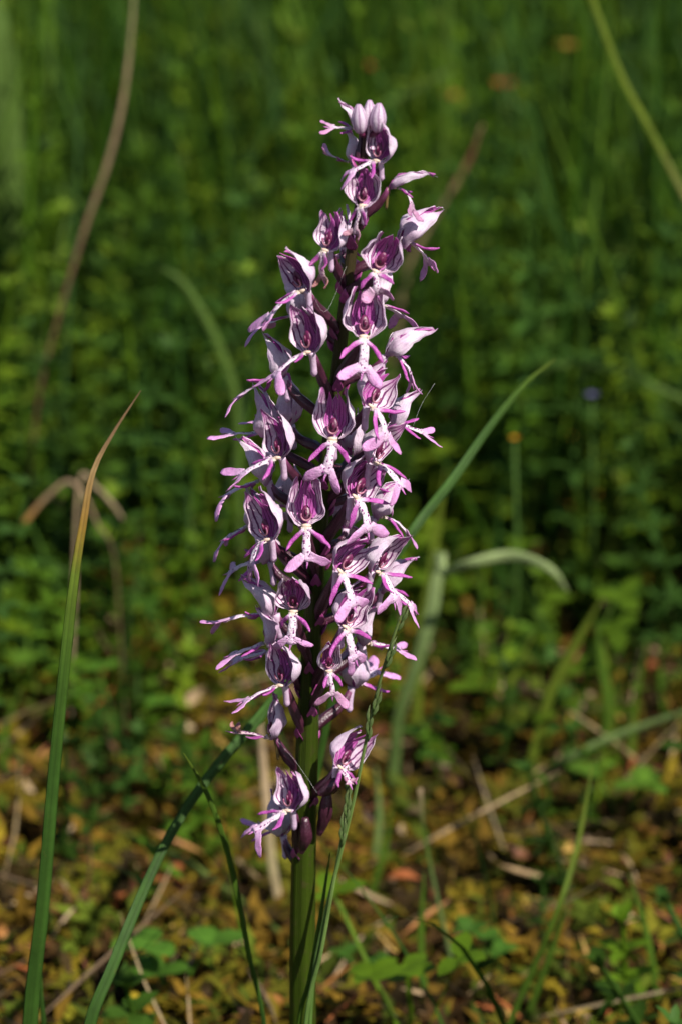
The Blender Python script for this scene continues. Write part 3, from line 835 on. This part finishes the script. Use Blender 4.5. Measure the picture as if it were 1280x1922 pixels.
blade('dry_grass_plant', 'broken dry tan stalk slanting right of the orchid top', 'stalk',
      [(765, 510, .62), (835, 380, .62), (885, 290, .62), (905, 235, .62)], [11, 11, 9, 4], [(.20, .15, .07), (.20, .14, .07), (.16, .06, .03), (.2, .12, .06)], mat='dry', root=(P(700, 640, .62).x, .62))
blade('grass_plant', 'pale arching grass blade drooping left of the upper orchid flowers', 'grass blade',
      [(445, 760, .5), (428, 690, .5), (395, 610, .5), (345, 530, .5), (300, 500, .5)], [15, 16, 15, 11, 3], [lerp(GREEN, PALE, .3)] * 5, root=(P(455, 900, .5).x, .5))
blade('grass_plant', 'faint slanted grass blade high behind the orchid tip', 'grass blade',
      [(690, 240, .8), (760, 180, .8), (850, 130, .8)], [16, 18, 5], [GREEN, lerp(GREEN, PALE, .3), PALE], root=(P(600, 400, .8).x, .8))
blade('grass_plant', 'very wide pale green grass blade at the edge of the meadow', 'grass blade',
      [(25, 420, .7), (18, 250, .7), (8, 100, .7), (-15, 0, .7), (-40, -60, .7)], [54, 56, 48, 34, 6], [lerp(GREEN, PALE, .4)] * 5, root=(P(30, 620, .7).x, .7))
yy = .52
blade('grass_plant', 'pale grass blade arching over the green herbs to the right', 'grass blade',
      [(1330, 790, yy), (1230, 725, yy), (1150, 692, yy), (1060, 684, yy), (1010, 700, yy)], [8, 10, 10, 8, 3], [lerp(GREEN, PALE, .25)] * 5, root=(P(1400, 950, yy).x, yy))
yy = auto_y(40, 1180)
blade('grass_plant', 'short pale blade bent flat beside the brown-tipped blade', 'grass blade',
      [(-60, 1120, yy), (0, 1102, yy), (40, 1090, yy)], [20, 22, 8], [lerp(GREEN, PALE, .7)] * 3, root=(P(-120, 1180, yy).x, yy))
yy = .40
blade('dry_grass_plant', 'bent brown dry grass leaf with an orange tip behind the brown-tipped blade', 'stalk',
      [(215, 1040, yy), (185, 985, yy), (160, 930, yy), (128, 903, yy), (85, 935, yy), (42, 985, yy)], [3, 5, 7, 8, 9, 12], [(.16, .10, .05), (.2, .13, .07), (.24, .16, .09), (.24, .16, .09), (.26, .17, .09), (0.42, 0.20, 0.04)], mat='dry', root=(P(235, 1100, yy).x, yy))
blade('dry_grass_plant', 'brown dry grass leaf drooping right behind the brown-tipped blade', 'stalk',
      [(150, 905, yy), (180, 915, yy), (210, 945, yy), (232, 975, yy)], [6, 8, 8, 4], [TAN] * 4, mat='dry', root=(P(120, 1060, yy).x, yy))
yy = auto_y(530, 1720)
blade('dry_grass_plant', 'pale dead stalk standing just left of the orchid stem', 'stalk',
      [(532, 1720, yy), (512, 1620, yy), (503, 1520, yy), (494, 1420, yy), (488, 1350, yy)], [16, 18, 18, 15, 6], [TAN, lerp(TAN, PALE, .3), TAN, TAN, TAN], mat='dry', root=(P(540, 1745, yy).x, yy))

# thin blades growing out of the moss and between the herbs
for px, col in (([(1010, 1450), (1030, 1370), (1075, 1230)], YEL), ([(1060, 1430), (1090, 1300), (1150, 1130)], GREEN), ([(1150, 1400), (1140, 1270), (1118, 1160)], YEL),
                ([(1185, 1450), (1190, 1330), (1215, 1200)], GREEN), ([(930, 1400), (955, 1290), (1000, 1190)], YEL), ([(700, 1640), (712, 1540), (705, 1440)], PALE),
                ([(690, 1700), (720, 1600), (735, 1520)], GREEN), ([(800, 1900), (790, 1760), (795, 1640)], GREEN), ([(1240, 1900), (1215, 1760), (1180, 1640)], GREEN),
                ([(60, 1250), (85, 1150), (70, 1050)], GREEN), ([(290, 1180), (275, 1090), (290, 1010)], GREEN), ([(20, 1480), (10, 1380), (40, 1290)], GREEN),
                ([(1000, 1150), (985, 1020), (1010, 900)], YEL), ([(1200, 1130), (1215, 1010), (1190, 900)], YEL), ([(880, 1250), (905, 1130), (895, 1030)], GREEN), ([(1255, 1380), (1240, 1260), (1262, 1150)], GREEN)):
    yy = auto_y(*px[0])
    blade('grass_plant', 'thin green grass blade growing out of the moss and low herbs behind the orchid', 'grass blade',
          [(x, y, yy) for x, y in px], [13, 14, 3], [tuple(q * 1.25 for q in col)] * 3, root=(P(px[0][0], px[0][1], yy).x, yy), group='thin grass blades behind the orchid', n=20)

# grass flower stalks with spikelets right of the orchid stem
def flower_grass(label, ctrl, spk, root):
    pts = [P(*c) for c in ctrl]
    g = Vector((root[0], root[1], float(gz(*root)) - .003))
    r_ = empty('flowering_grass', (g.x, g.y, g.z + .003))
    tag(r_, label, 'grass stalk', 'flowering grass stalks beside the orchid')
    inv = Matrix.Translation(-r_.location)
    pts = smooth_path([g, g.lerp(pts[0], .5)] + pts, 40)
    b = MB()
    b.tube(pts, [(.75 - .42 * i / 39) * MM for i in range(40)], 8, 0, lambda k: lerp((0.08, 0.17, 0.03), (0.20, 0.27, 0.08), k))
    o = b.build('stalk', M['grass'], r_); o.matrix_parent_inverse = inv
    for px, py, y, L_, ang in spk:
        b = MB()
        p0 = P(px, py, y)
        ax = (Vector((math.sin(R(ang)), -.05, math.cos(R(ang))))).normalized()
        sd = ax.cross(Vector((0, 1, 0))).normalized()
        for q in range(4):                      # overlapping scales
            t0 = q * .17 * L_
            sg = 1 if q % 2 else -1
            c0 = p0 + ax * (t0 * MM)
            c = [c0, c0 + ax * (L_ * .25 * MM) + sd * (sg * .55 * MM), c0 + ax * (L_ * .42 * MM) + sd * (sg * .45 * MM), c0 + ax * (L_ * (.62 if q < 4 else .75) * MM) + sd * (sg * .25 * MM)]
            b.ribbon(smooth_path(c, 7), [sd] * 7, [x * MM for x in (.2, .42, .52, .46, .32, .16, .03)], .25 * MM, lambda k, c_: lerp((0.10, 0.18, 0.04), (0.26, 0.31, 0.13), k), n=8)
        o = b.build('spikelet', M['grass'], r_); o.matrix_parent_inverse = inv
flower_grass('tall thin flowering grass stalk with green spikelets reaching the orchid flowers',
    [(585, 1870, -.012), (606, 1740, -.010), (632, 1630, -.009), (662, 1510, -.008), (690, 1375, -.008), (715, 1270, -.010), (742, 1185, -.012), (760, 1140, -.012)],
    [(690, 1392, -.009, 10, 4), (698, 1345, -.010, 9, 16), (722, 1255, -.012, 9, 20), (744, 1185, -.012, 8, 22)], (-.012, -.018))
flower_grass('shorter flowering grass stalk whose plump spikelets end below the drooping right flower',
    [(575, 1915, -.014), (602, 1790, -.012), (622, 1680, -.010), (640, 1580, -.008), (650, 1520, -.008), (656, 1470, -.008)],
    [(641, 1590, -.009, 10, 4), (648, 1545, -.009, 10, 6), (653, 1500, -.009, 9, 2)], (-.014, -.022))

# fine spider silk between the flowers
for lab, pts in (('fine spider silk thread stretched from the upper left hood to the stem', [(583, 545, -.012), (612, 585, -.006), (650, 500, -.004)]),
                 ('fine spider silk thread hanging from the right hanging lip', [(815, 720, .002), (790, 760, .002), (775, 800, .0)]),
                 ('fine spider silk thread between a hood and a spur above the white hood', [(672, 822, -.006), (695, 832, -.004), (712, 842, -.003)]),
                 ('fine spider silk thread crossing the bare stem above the lowest flowers', [(520, 1390, -.006), (556, 1430, -.006), (600, 1495, -.006)])):
    b = MB()
    b.tube(smooth_path([P(*p) for p in pts], 10), [.016 * MM] * 10, 5)
    tag(b.build('spider_silk', M['silk']), lab, 'silk thread')

# ------------------------------------------------------------------ meadow masses
def scatter(name, tv, tf, tc, loc, rot, scl, tint, mat, label, cat, smooth=True):
    """copies of one small template (arrays) joined into one mesh"""
    N = len(loc); nv = len(tv)
    V = np.einsum('nij,vj->nvi', rot, tv) * scl[:, None, None] + loc[:, None, :]
    C = np.clip(tc[None] * tint[:, None, :], 0, 1)
    F = tf[None] + (np.arange(N) * nv)[:, None, None]
    return V.reshape(-1, 3), F.reshape(-1, tf.shape[1]), C.reshape(-1, 3)

def mesh_from(name, parts_, mat, label, cat):
    vs, fs, cs, off = [], [], [], 0
    for V, F, C in parts_:
        vs.append(V); fs.append(F + off); cs.append(C); off += len(V)
    V = np.concatenate(vs).astype(np.float32); F = np.concatenate(fs).astype(np.int32); C = np.concatenate(cs)
    me = bpy.data.meshes.new(name)
    k = F.shape[1]
    me.vertices.add(len(V)); me.vertices.foreach_set('co', V.ravel())
    me.loops.add(F.size); me.loops.foreach_set('vertex_index', F.ravel())
    me.polygons.add(len(F))
    me.polygons.foreach_set('loop_start', np.arange(0, F.size, k, dtype=np.int32))
    me.polygons.foreach_set('use_smooth', np.ones(len(F), dtype=bool))
    me.materials.append(mat)
    ca = me.color_attributes.new('Col', 'FLOAT_COLOR', 'POINT')
    cc = np.ones((len(V), 4), dtype=np.float32); cc[:, :3] = C
    ca.data.foreach_set('color', cc.ravel())
    me.update(calc_edges=True); me.validate()
    o = bpy.data.objects.new(name, me); scene.collection.objects.link(o)
    return tag(o, label, cat, kind='stuff')

def rotz(a, tilt=None, tdir=None):
    c, s = np.cos(a), np.sin(a)
    N = len(a); M_ = np.zeros((N, 3, 3))
    M_[:, 0, 0] = c; M_[:, 0, 1] = -s; M_[:, 1, 0] = s; M_[:, 1, 1] = c; M_[:, 2, 2] = 1
    if tilt is not None:
        ct, st = np.cos(tilt), np.sin(tilt)
        T = np.zeros((N, 3, 3)); T[:, 0, 0] = 1; T[:, 1, 1] = ct; T[:, 1, 2] = -st; T[:, 2, 1] = st; T[:, 2, 2] = ct
        c, s = np.cos(tdir), np.sin(tdir)
        Z = np.zeros((N, 3, 3)); Z[:, 0, 0] = c; Z[:, 0, 1] = -s; Z[:, 1, 0] = s; Z[:, 1, 1] = c; Z[:, 2, 2] = 1
        M_ = np.einsum('nij,njk,nlk->nil', Z, T, Z) @ M_
    return M_

def strip_template(L, w, bend, seg, cols, fold=.25, lift=None):
    """leaf or blade pointing up z (3 verts per row, folded at the midrib)"""
    v, c, f = [], [], []
    for i in range(seg + 1):
        t = i / seg
        ang = bend * t
        y = L * (math.sin(ang * .5) * t) ; z = L * t * math.cos(ang * .5)
        ww = w * (t ** .5 * (1 - t) ** .6 * 2.0 if cols == 'leaf' else (1 - t ** 2.2)) + .00005
        for sx in (-1, 0, 1):
            v.append((sx * ww, y - (fold * ww if sx else 0), z))
    for i in range(seg):
        for j in range(2):
            a = i * 3 + j
            f.append((a, a + 1, a + 4, a + 3))
    return np.array(v), np.array(f)

def herb_template(rs, h, whorls, nl, ll, lw):
    V, F, off = [], [], 0
    lv, lf = strip_template(ll, lw, .7, 3, 'leaf')
    # stem as a three-sided thin strip
    st = []
    bend = rs.uniform(-.25, .25, 2)
    cx = lambda t: np.array([bend[0] * h * t * t, bend[1] * h * t * t, h * t])
    for i in range(5):
        p = cx(i / 4); r = .0009
        st += [p + (r, 0, 0), p + (-r / 2, r * .87, 0), p + (-r / 2, -r * .87, 0)]
    V.append(np.array(st)); fs = []
    for i in range(4):
        for j in range(3): fs.append((i * 3 + j, i * 3 + (j + 1) % 3, i * 3 + 3 + (j + 1) % 3, i * 3 + 3 + j))
    F.append(np.array(fs)); off = len(st)
    for k in range(whorls):
        t = .18 + .82 * (k / (whorls - 1))
        p = cx(t)
        sz = .6 + .6 * math.sin(math.pi * (.25 + .6 * t))
        for q in range(nl):
            a = 2 * math.pi * (q + rs.uniform(-.2, .2)) / nl + k
            til = rs.uniform(.7, 1.35) if k < whorls - 1 else rs.uniform(.2, .7)
            Rm = rotz(np.array([0.0]), np.array([-til]), np.array([0.0]))[0]
            Rm = rotz(np.array([a]))[0] @ Rm
            V.append(lv @ Rm.T * sz * rs.uniform(.75, 1.15) + p); F.append(lf + off); off += len(lv)
    return np.concatenate(V), np.concatenate(F)

def trefoil_template(rs, h, ls):
    V, F, off = [], [], 0
    for s_ in range(5):
        a = rs.uniform(0, 6.28); lean = rs.uniform(.2, .7); hh = h * rs.uniform(.55, 1.1)
        tip = np.array([math.cos(a) * hh * lean, math.sin(a) * hh * lean, hh])
        side = np.array([-math.sin(a), math.cos(a), 0]) * .0006
        V.append(np.array([side * 1.5, -side * 1.5, tip * .5 + side - np.array([0, 0, 0]), tip * .5 - side, tip + side, tip - side]))
        F.append(np.array([(0, 1, 3, 2), (2, 3, 5, 4)]) + off); off += 6
        for q in range(3):
            lv, lf = strip_template(ls * rs.uniform(.8, 1.15), ls * .36, .5, 4, 'leaf', .12)
            b_ = a + (q - 1) * 1.9
            Rm = rotz(np.array([b_ - math.pi / 2]))[0] @ rotz(np.array([0.0]), np.array([-rs.uniform(1.0, 1.5)]), np.array([0.0]))[0]
            V.append(lv @ Rm.T + tip); F.append(lf + off); off += len(lv)
    return np.concatenate(V), np.concatenate(F)

def place(N, x0, x1, y0, y1, dens):
    """rejection sampling with a density function in 0..1"""
    out = np.zeros((0, 2))
    while len(out) < N:
        q = np.stack([RNG.uniform(x0, x1, N * 2), RNG.uniform(y0, y1, N * 2)], 1)
        out = np.concatenate([out, q[RNG.random(N * 2) < dens(q[:, 0], q[:, 1])]])
    q = out[:N]
    return np.stack([q[:, 0], q[:, 1], gz(q[:, 0], q[:, 1])], 1)

def sstep(a, b, x):
    t = np.clip((x - a) / (b - a), 0, 1); return t * t * (3 - 2 * t)
def clump(x, y, s=6.0, ph=0.0):
    return .5 + .5 * np.sin(x * s * 2.1 + ph + 1.7 * np.sin(y * s * 1.3 + ph)) * np.cos(y * s * 1.9 + ph * 2 + 1.3 * np.sin(x * s * 1.1))
def gap(x, y):                                  # open mossy patch right of the orchid
    return np.where((x > -.02) & (x < .14) & (y < .46), .30, 1.0)
def core(x, y):                                 # full density where a nearby camera looks, thinner to the sides
    return np.where(np.abs(x) < .32 + .12 * np.maximum(y, 0), 1.0, .30)
def tints(N, pal, var=.42):
    pal = np.array(pal); k = RNG.integers(0, len(pal), N)
    return pal[k] * RNG.uniform(1 - var, 1 + var, (N, 1))

# moss cushion: golden olive sprigs on the ground
parts_ = []
for vnt in range(3):
    rs = np.random.default_rng(50 + vnt)
    lv, lf = strip_template(.0065, .0011, 1.0, 2, 'leaf', .2)
    V, F, off = [], [], 0
    for q in range(16):
        Rm = rotz(np.array([rs.uniform(0, 6.28)]))[0] @ rotz(np.array([0.0]), np.array([-rs.uniform(.2, 1.5)]), np.array([0.0]))[0]
        V.append(lv @ Rm.T * rs.uniform(.6, 1.5) + np.append(rs.uniform(-.004, .004, 2), rs.uniform(0, .004))); F.append(lf + off); off += len(lv)
    tv, tf = np.concatenate(V), np.concatenate(F)
    N = 6500
    loc = place(N, -.9, .9, -.15, 1.5, lambda x, y: core(x, y) * (1 - .8 * sstep(.45, 1.0, y)) * (.25 + .75 * clump(x, y, 9, vnt)))
    rot = rotz(RNG.uniform(0, 6.28, N), RNG.uniform(0, .5, N), RNG.uniform(0, 6.28, N))
    pal = [(0.155, 0.112, 0.008), (0.105, 0.098, 0.007), (0.065, 0.09, 0.007), (0.16, 0.092, 0.010), (0.06, 0.03, 0.008), (0.035, 0.022, 0.006)]
    parts_.append(scatter('', tv, tf, np.ones((len(tv), 3)), loc, rot, RNG.uniform(.7, 1.7, N), tints(N, pal, .35) * (.55 + .75 * clump(loc[:, 0], loc[:, 1], 14, vnt * 1.9))[:, None], None, '', ''))
mesh_from('moss', parts_, M['moss'], 'golden olive moss covering the ground behind the orchid', 'moss')

# leaf litter: flakes and straw
parts_ = []
for vnt, (L_, w_, bd, N) in enumerate([(.008, .0017, 1.2, 2200), (.018, .0006, .5, 2400), (.05, .0004, .35, 900), (.005, .0018, 1.6, 2000)]):
    tv, tf = strip_template(L_, w_, bd, 3, 'leaf', .3)
    loc = place(N, -.9, .9, -.15, 1.5, lambda x, y: core(x, y) * (1 - .7 * sstep(.4, .9, y)))
    loc[:, 2] += RNG.uniform(.001, .010, N)
    rot = rotz(RNG.uniform(0, 6.28, N), RNG.uniform(.9, 1.65, N), RNG.uniform(0, 6.28, N))
    pal = [(0.34, 0.24, 0.13), (0.12, 0.07, 0.03), (0.22, 0.16, 0.08)] if vnt == 2 else [(0.34, 0.24, 0.13), (0.28, 0.12, 0.03), (0.14, 0.05, 0.02), (0.30, 0.20, 0.10), (0.24, 0.07, 0.02), (0.08, 0.04, 0.02), (0.36, 0.22, 0.05)]
    parts_.append(scatter('', tv, tf, np.ones((len(tv), 3)), loc, rot, RNG.uniform(.6, 1.5, N), tints(N, pal, .3), None, '', ''))
mesh_from('leaf_litter', parts_, M['dry'], 'brown and straw coloured leaf litter strewn over the moss', 'litter')

# herbs in the mass
PALH = [(0.046, 0.096, 0.005), (0.064, 0.118, 0.005), (0.030, 0.067, 0.006), (0.090, 0.14, 0.007), (0.034, 0.080, 0.011)]
parts_ = []
for vnt in range(5):
    rs = np.random.default_rng(70 + vnt)
    tv, tf = herb_template(rs, rs.uniform(.10, .17), int(rs.integers(6, 10)), int(rs.integers(4, 7)), rs.uniform(.010, .016), rs.uniform(.0013, .0024))
    N = 1400
    loc = place(N, -1.1, 1.1, .24, 3.2, lambda x, y: core(x, y) * gap(x, y) * (.03 + .97 * sstep(.34, .62, y)) * (.35 + .65 * clump(x, y, 4, vnt * 2)))
    rot = rotz(RNG.uniform(0, 6.28, N), RNG.uniform(0, .35, N), RNG.uniform(0, 6.28, N))
    parts_.append(scatter('', tv, tf, np.ones((len(tv), 3)), loc, rot, RNG.uniform(.6, 1.25, N), tints(N, PALH), None, '', ''))
for vnt in range(3):
    rs = np.random.default_rng(90 + vnt)
    tv, tf = trefoil_template(rs, .045, .0095)
    N = 480
    loc = place(N, -1.0, 1.0, .12, 2.2, lambda x, y: core(x, y) * (.10 + .9 * sstep(.30, .6, y)) * clump(x, y, 5, vnt + 3) * np.where(x < 0, 1, .6))
    rot = rotz(RNG.uniform(0, 6.28, N), RNG.uniform(0, .3, N), RNG.uniform(0, 6.28, N))
    parts_.append(scatter('', tv, tf, np.ones((len(tv), 3)), loc, rot, RNG.uniform(.6, 1.4, N), tints(N, PALH), None, '', ''))
for vnt in range(3):
    rs = np.random.default_rng(120 + vnt)
    tv, tf = herb_template(rs, rs.uniform(.02, .04), 4, 4, rs.uniform(.007, .011), rs.uniform(.0014, .0026))
    N = 380
    loc = place(N, -.8, .8, -.1, .8, lambda x, y: core(x, y) * (.06 + .94 * sstep(.22, .5, y)) * clump(x, y, 10, vnt * 3))
    rot = rotz(RNG.uniform(0, 6.28, N), RNG.uniform(0, .6, N), RNG.uniform(0, 6.28, N))
    parts_.append(scatter('', tv, tf, np.ones((len(tv), 3)), loc, rot, RNG.uniform(.6, 1.4, N), tints(N, PALH), None, '', ''))
mesh_from('meadow_herbs', parts_, M['foliage'], 'dense mass of small leafy green meadow herbs far behind the orchid', 'herbs')

# grass in the mass
parts_ = []
for vnt, (L_, w_, bd) in enumerate([(.20, .0012, .5), (.26, .0016, .9), (.15, .0010, 1.2), (.30, .0013, .35), (.11, .0009, .7)]):
    tv, tf = strip_template(L_, w_, bd, 6, 'blade', .3)
    N = 6400
    fl_ = .14 if L_ < .16 else 0.0
    loc = place(N, -1.1, 1.1, .08, 3.4, lambda x, y: core(x, y) * gap(x, y) * (fl_ + (1 - fl_) * sstep(.34, .9, y)))
    rot = rotz(RNG.uniform(0, 6.28, N), RNG.uniform(0, .32, N), RNG.uniform(0, 6.28, N))
    parts_.append(scatter('', tv, tf, np.ones((len(tv), 3)), loc, rot, RNG.uniform(.45, 1.05, N), tints(N, [(0.030, 0.078, 0.004), (0.042, 0.092, 0.004), (0.020, 0.055, 0.005), (0.060, 0.115, 0.006), (0.026, 0.07, 0.012)]), None, '', ''))
mesh_from('meadow_grass', parts_, M['foliage'], 'thick green meadow grass filling the background', 'grass')

# ------------------------------------------------------------------ single plants one can pick out
def obj_from(name, V, F, col, mat, parent, loc=None):
    me = bpy.data.meshes.new(name)
    me.from_pydata([tuple(v) for v in V], [], [tuple(int(i) for i in f) for f in F])
    me.polygons.foreach_set('use_smooth', np.ones(len(F), dtype=bool))
    me.materials.append(mat)
    ca = me.color_attributes.new('Col', 'FLOAT_COLOR', 'POINT')
    cc = np.ones((len(V), 4), dtype=np.float32); cc[:, :3] = col
    ca.data.foreach_set('color', cc.ravel()); me.update()
    o = bpy.data.objects.new(name, me); scene.collection.objects.link(o); o.parent = parent
    return o

def make_trefoil(px, py, h, ls, col, label, seed, nst=3, group=None):
    rs = np.random.default_rng(seed)
    g = G(px, py)
    r_ = empty('trefoil_plant', g); tag(r_, label, 'plant', group)
    for s_ in range(nst):
        a = rs.uniform(0, 6.28); lean = rs.uniform(.25, .7); hh = h * rs.uniform(.6, 1.1)
        tip = np.array([math.cos(a) * hh * lean, math.sin(a) * hh * lean, hh])
        b_ = MB()
        b_.tube([Vector((0, 0, -.002)), Vector(tip * .5 + np.array([0, 0, hh * .08])), Vector(tip)], [.0008, .0007, .0005], 6, 0, lambda k: col)
        b_.build('petiole', M['foliage'], r_)
        for q in range(3):
            lv, lf = strip_template(ls * rs.uniform(.85, 1.1), ls * .42, .5, 6, 'leaf', .12)
            bb = a + (q - 1) * 1.9
            Rm = rotz(np.array([bb - math.pi / 2]))[0] @ rotz(np.array([0.0]), np.array([-rs.uniform(.9, 1.35)]), np.array([0.0]))[0]
            obj_from('leaflet', lv @ Rm.T + tip, lf, np.array(col) * rs.uniform(.85, 1.2), M['foliage'], r_)
    return r_

for i, (px, py, h, ls, lab) in enumerate([
    (325, 1885, .024, .026, 'low trefoil plant with broad green leaflets between the two long blades'),
    (900, 1850, .016, .014, 'dark green trefoil in the brown litter right of the orchid stem'),
    (230, 1440, .035, .018, 'trefoil with bright leaflets on the moss beside the brown-tipped blade'),
    (60, 1330, .04, .016, 'trefoil plant behind the foot of the brown-tipped blade'),
    (350, 1270, .035, .016, 'dark trefoil left of the lower orchid flowers'),
    (690, 1860, .012, .012, 'small trefoil in pale straw near the orchid stem'),
    (1170, 1560, .02, .022, 'broad leaved dark green plant on the reddish litter'),
    (830, 1470, .02, .013, 'little bright trefoil below the folded pale blade'),
    (330, 1010, .05, .016, 'dark green trefoil left of the middle orchid flowers'),
    (930, 1330, .03, .012, 'small trefoil under the arching pale blade')]):
    make_trefoil(px, py, h, ls * .5, random.choice([(0.045, 0.11, 0.012), (0.06, 0.14, 0.014), (0.075, 0.15, 0.014)]), lab, 200 + i)

# leafy herbs standing at the front of the meadow, copies of three kinds
def make_herb(seed, h0, col, lw):
    rs = np.random.default_rng(seed)
    r_ = empty('leafy_herb', (0, 0, 0))
    h = h0; bend = rs.uniform(-.2, .2, 2)
    cx = lambda t: Vector((bend[0] * h * t * t, bend[1] * h * t * t, h * t - .003))
    b_ = MB(); b_.tube([cx(i / 6) for i in range(7)], [.0012 - .0001 * i for i in range(7)], 6, 0, lambda k: (0.07, 0.12, 0.02)); b_.build('stem', M['foliage'], r_)
    W_ = 7
    lv, lf = strip_template(rs.uniform(.010, .015), lw, .7, 4, 'leaf')
    for k in range(W_):
        t = .2 + .8 * k / (W_ - 1); p = np.array(cx(t)); V, F, off = [], [], 0
        sz = .6 + .55 * math.sin(math.pi * (.25 + .6 * t))
        for q in range(5):
            a = 2 * math.pi * (q + rs.uniform(-.2, .2)) / 5 + k
            Rm = rotz(np.array([a]))[0] @ rotz(np.array([0.0]), np.array([-(rs.uniform(.7, 1.3) if k < W_ - 1 else .5)]), np.array([0.0]))[0]
            V.append(lv @ Rm.T * sz + p); F.append(lf + off); off += len(lv)
        obj_from('leaf_whorl', np.concatenate(V), np.concatenate(F), np.array(col) * rs.uniform(.8, 1.3), M['foliage'], r_)
    return r_
protos = [make_herb(300 + i, *q) for i, q in enumerate([(.10, (0.065, 0.135, 0.015), .0023), (.14, (0.11, 0.17, 0.015), .0022), (.10, (0.04, 0.10, 0.018), .0034)])]
HL = ['leafy green herb with whorled narrow leaves at the near edge of the green meadow', 'taller leafy herb with yellowish whorled leaves at the near edge of the green meadow', 'dark leafy herb with wider whorled leaves at the near edge of the green meadow']
used = [False] * 3
spots = [(1000, 900), (1080, 860), (960, 820), (1180, 860), (890, 760), (1240, 800), (1040, 760), (1130, 760), (930, 1010), (1230, 1000),
         (60, 950), (20, 830), (130, 800), (230, 760), (300, 860), (370, 760), (420, 830), (330, 690), (200, 1000), (400, 1010), (860, 660), (980, 680), (1200, 690), (90, 690), (250, 650)]
for i, (px, py) in enumerate(spots):
    k = i % 3
    g = G(px, py + 70)
    if not used[k]:
        o = protos[k]; used[k] = True
    else:
        o = protos[k].copy(); scene.collection.objects.link(o)
        for ch in list(protos[k].children):
            c = ch.copy(); scene.collection.objects.link(c); c.parent = o
    o.location = g; o.rotation_euler = (0, 0, random.uniform(0, 6.28)); s_ = random.uniform(.75, 1.15); o.scale = (s_, s_, s_)
    tag(o, HL[k], 'plant', ['mid green leafy herbs', 'yellowish leafy herbs', 'dark leafy herbs'][k])

# tiny meadow flowers
def dot_flower(px, py, y, col, label, size=.006):
    p = P(px, py, y)
    g = Vector((p.x, y, float(gz(p.x, y))))
    r_ = empty('meadow_flower', g); tag(r_, label, 'flower')
    h = p.z - g.z
    b_ = MB(); b_.tube([Vector((0, 0, -.003)), Vector((.002, 0, h * .5)), Vector((0, 0, h))], [.0008, .0007, .0006], 6, 0, lambda k: (0.06, 0.12, 0.02)); b_.build('stem', M['foliage'], r_)
    for q in range(5):
        lv, lf = strip_template(size, size * .3, .5, 3, 'leaf')
        Rm = rotz(np.array([q * 1.257]))[0] @ rotz(np.array([0.0]), np.array([-.9]), np.array([0.0]))[0]
        obj_from('petal', lv @ Rm.T + np.array([0, 0, h]), lf, np.array(col), M['foliage'], r_)
dot_flower(1110, 745, .5, (0.13, 0.12, 0.24), 'small violet meadow flower among the green herbs', .0034)
dot_flower(965, 825, .42, (0.55, 0.28, 0.02), 'small orange yellow meadow flower behind the slanting wide blade', .0024)
dot_flower(690, 130, .9, (0.30, 0.05, 0.02), 'small red meadow flower above the orchid tip', .006)
dot_flower(944, 165, .9, (0.40, 0.04, 0.03), 'small bright red meadow flower high in the dark meadow', .008)
dot_flower(850, 185, .9, (0.45, 0.14, 0.04), 'small rust red meadow flower near the bright red one', .007)
dot_flower(1065, 92, .9, (0.3, 0.2, 0.03), 'small ochre meadow flower beside the yellow green stem', .007)

# dry twigs on the ground
for i, (lab, px, w) in enumerate([
    ('pale dry straw bent upwards on the moss beside the brown-tipped blade', [(0, 1725), (60, 1712), (105, 1660), (135, 1590), (150, 1520)], 14),
    ('thin dry straw lying slanted on the moss behind the bent straw', [(80, 1810), (130, 1750), (180, 1700)], 10),
    ('short dry straw leaning against the bent straw', [(105, 1660), (125, 1700), (130, 1740)], 9),
    ('dry straw lying in the litter right of the orchid stem', [(620, 1860), (680, 1790), (730, 1740)], 9),
    ('thin brown twig lying across the litter at the right', [(1020, 1605), (1090, 1612), (1180, 1600)], 8)]):
    pts = []
    for k, (x, y) in enumerate(px):
        g = G(x, y); g.z += .003 + .004 * math.sin(k * 1.7) ** 2; pts.append(g)
    b_ = MB()
    b_.tube(smooth_path(pts, 16), [w * MPP * .42] * 16, 8, 0, lambda k: lerp(TAN, (0.38, 0.27, 0.16), k))
    tag(b_.build('dry_straw', M['dry']), lab, 'straw')
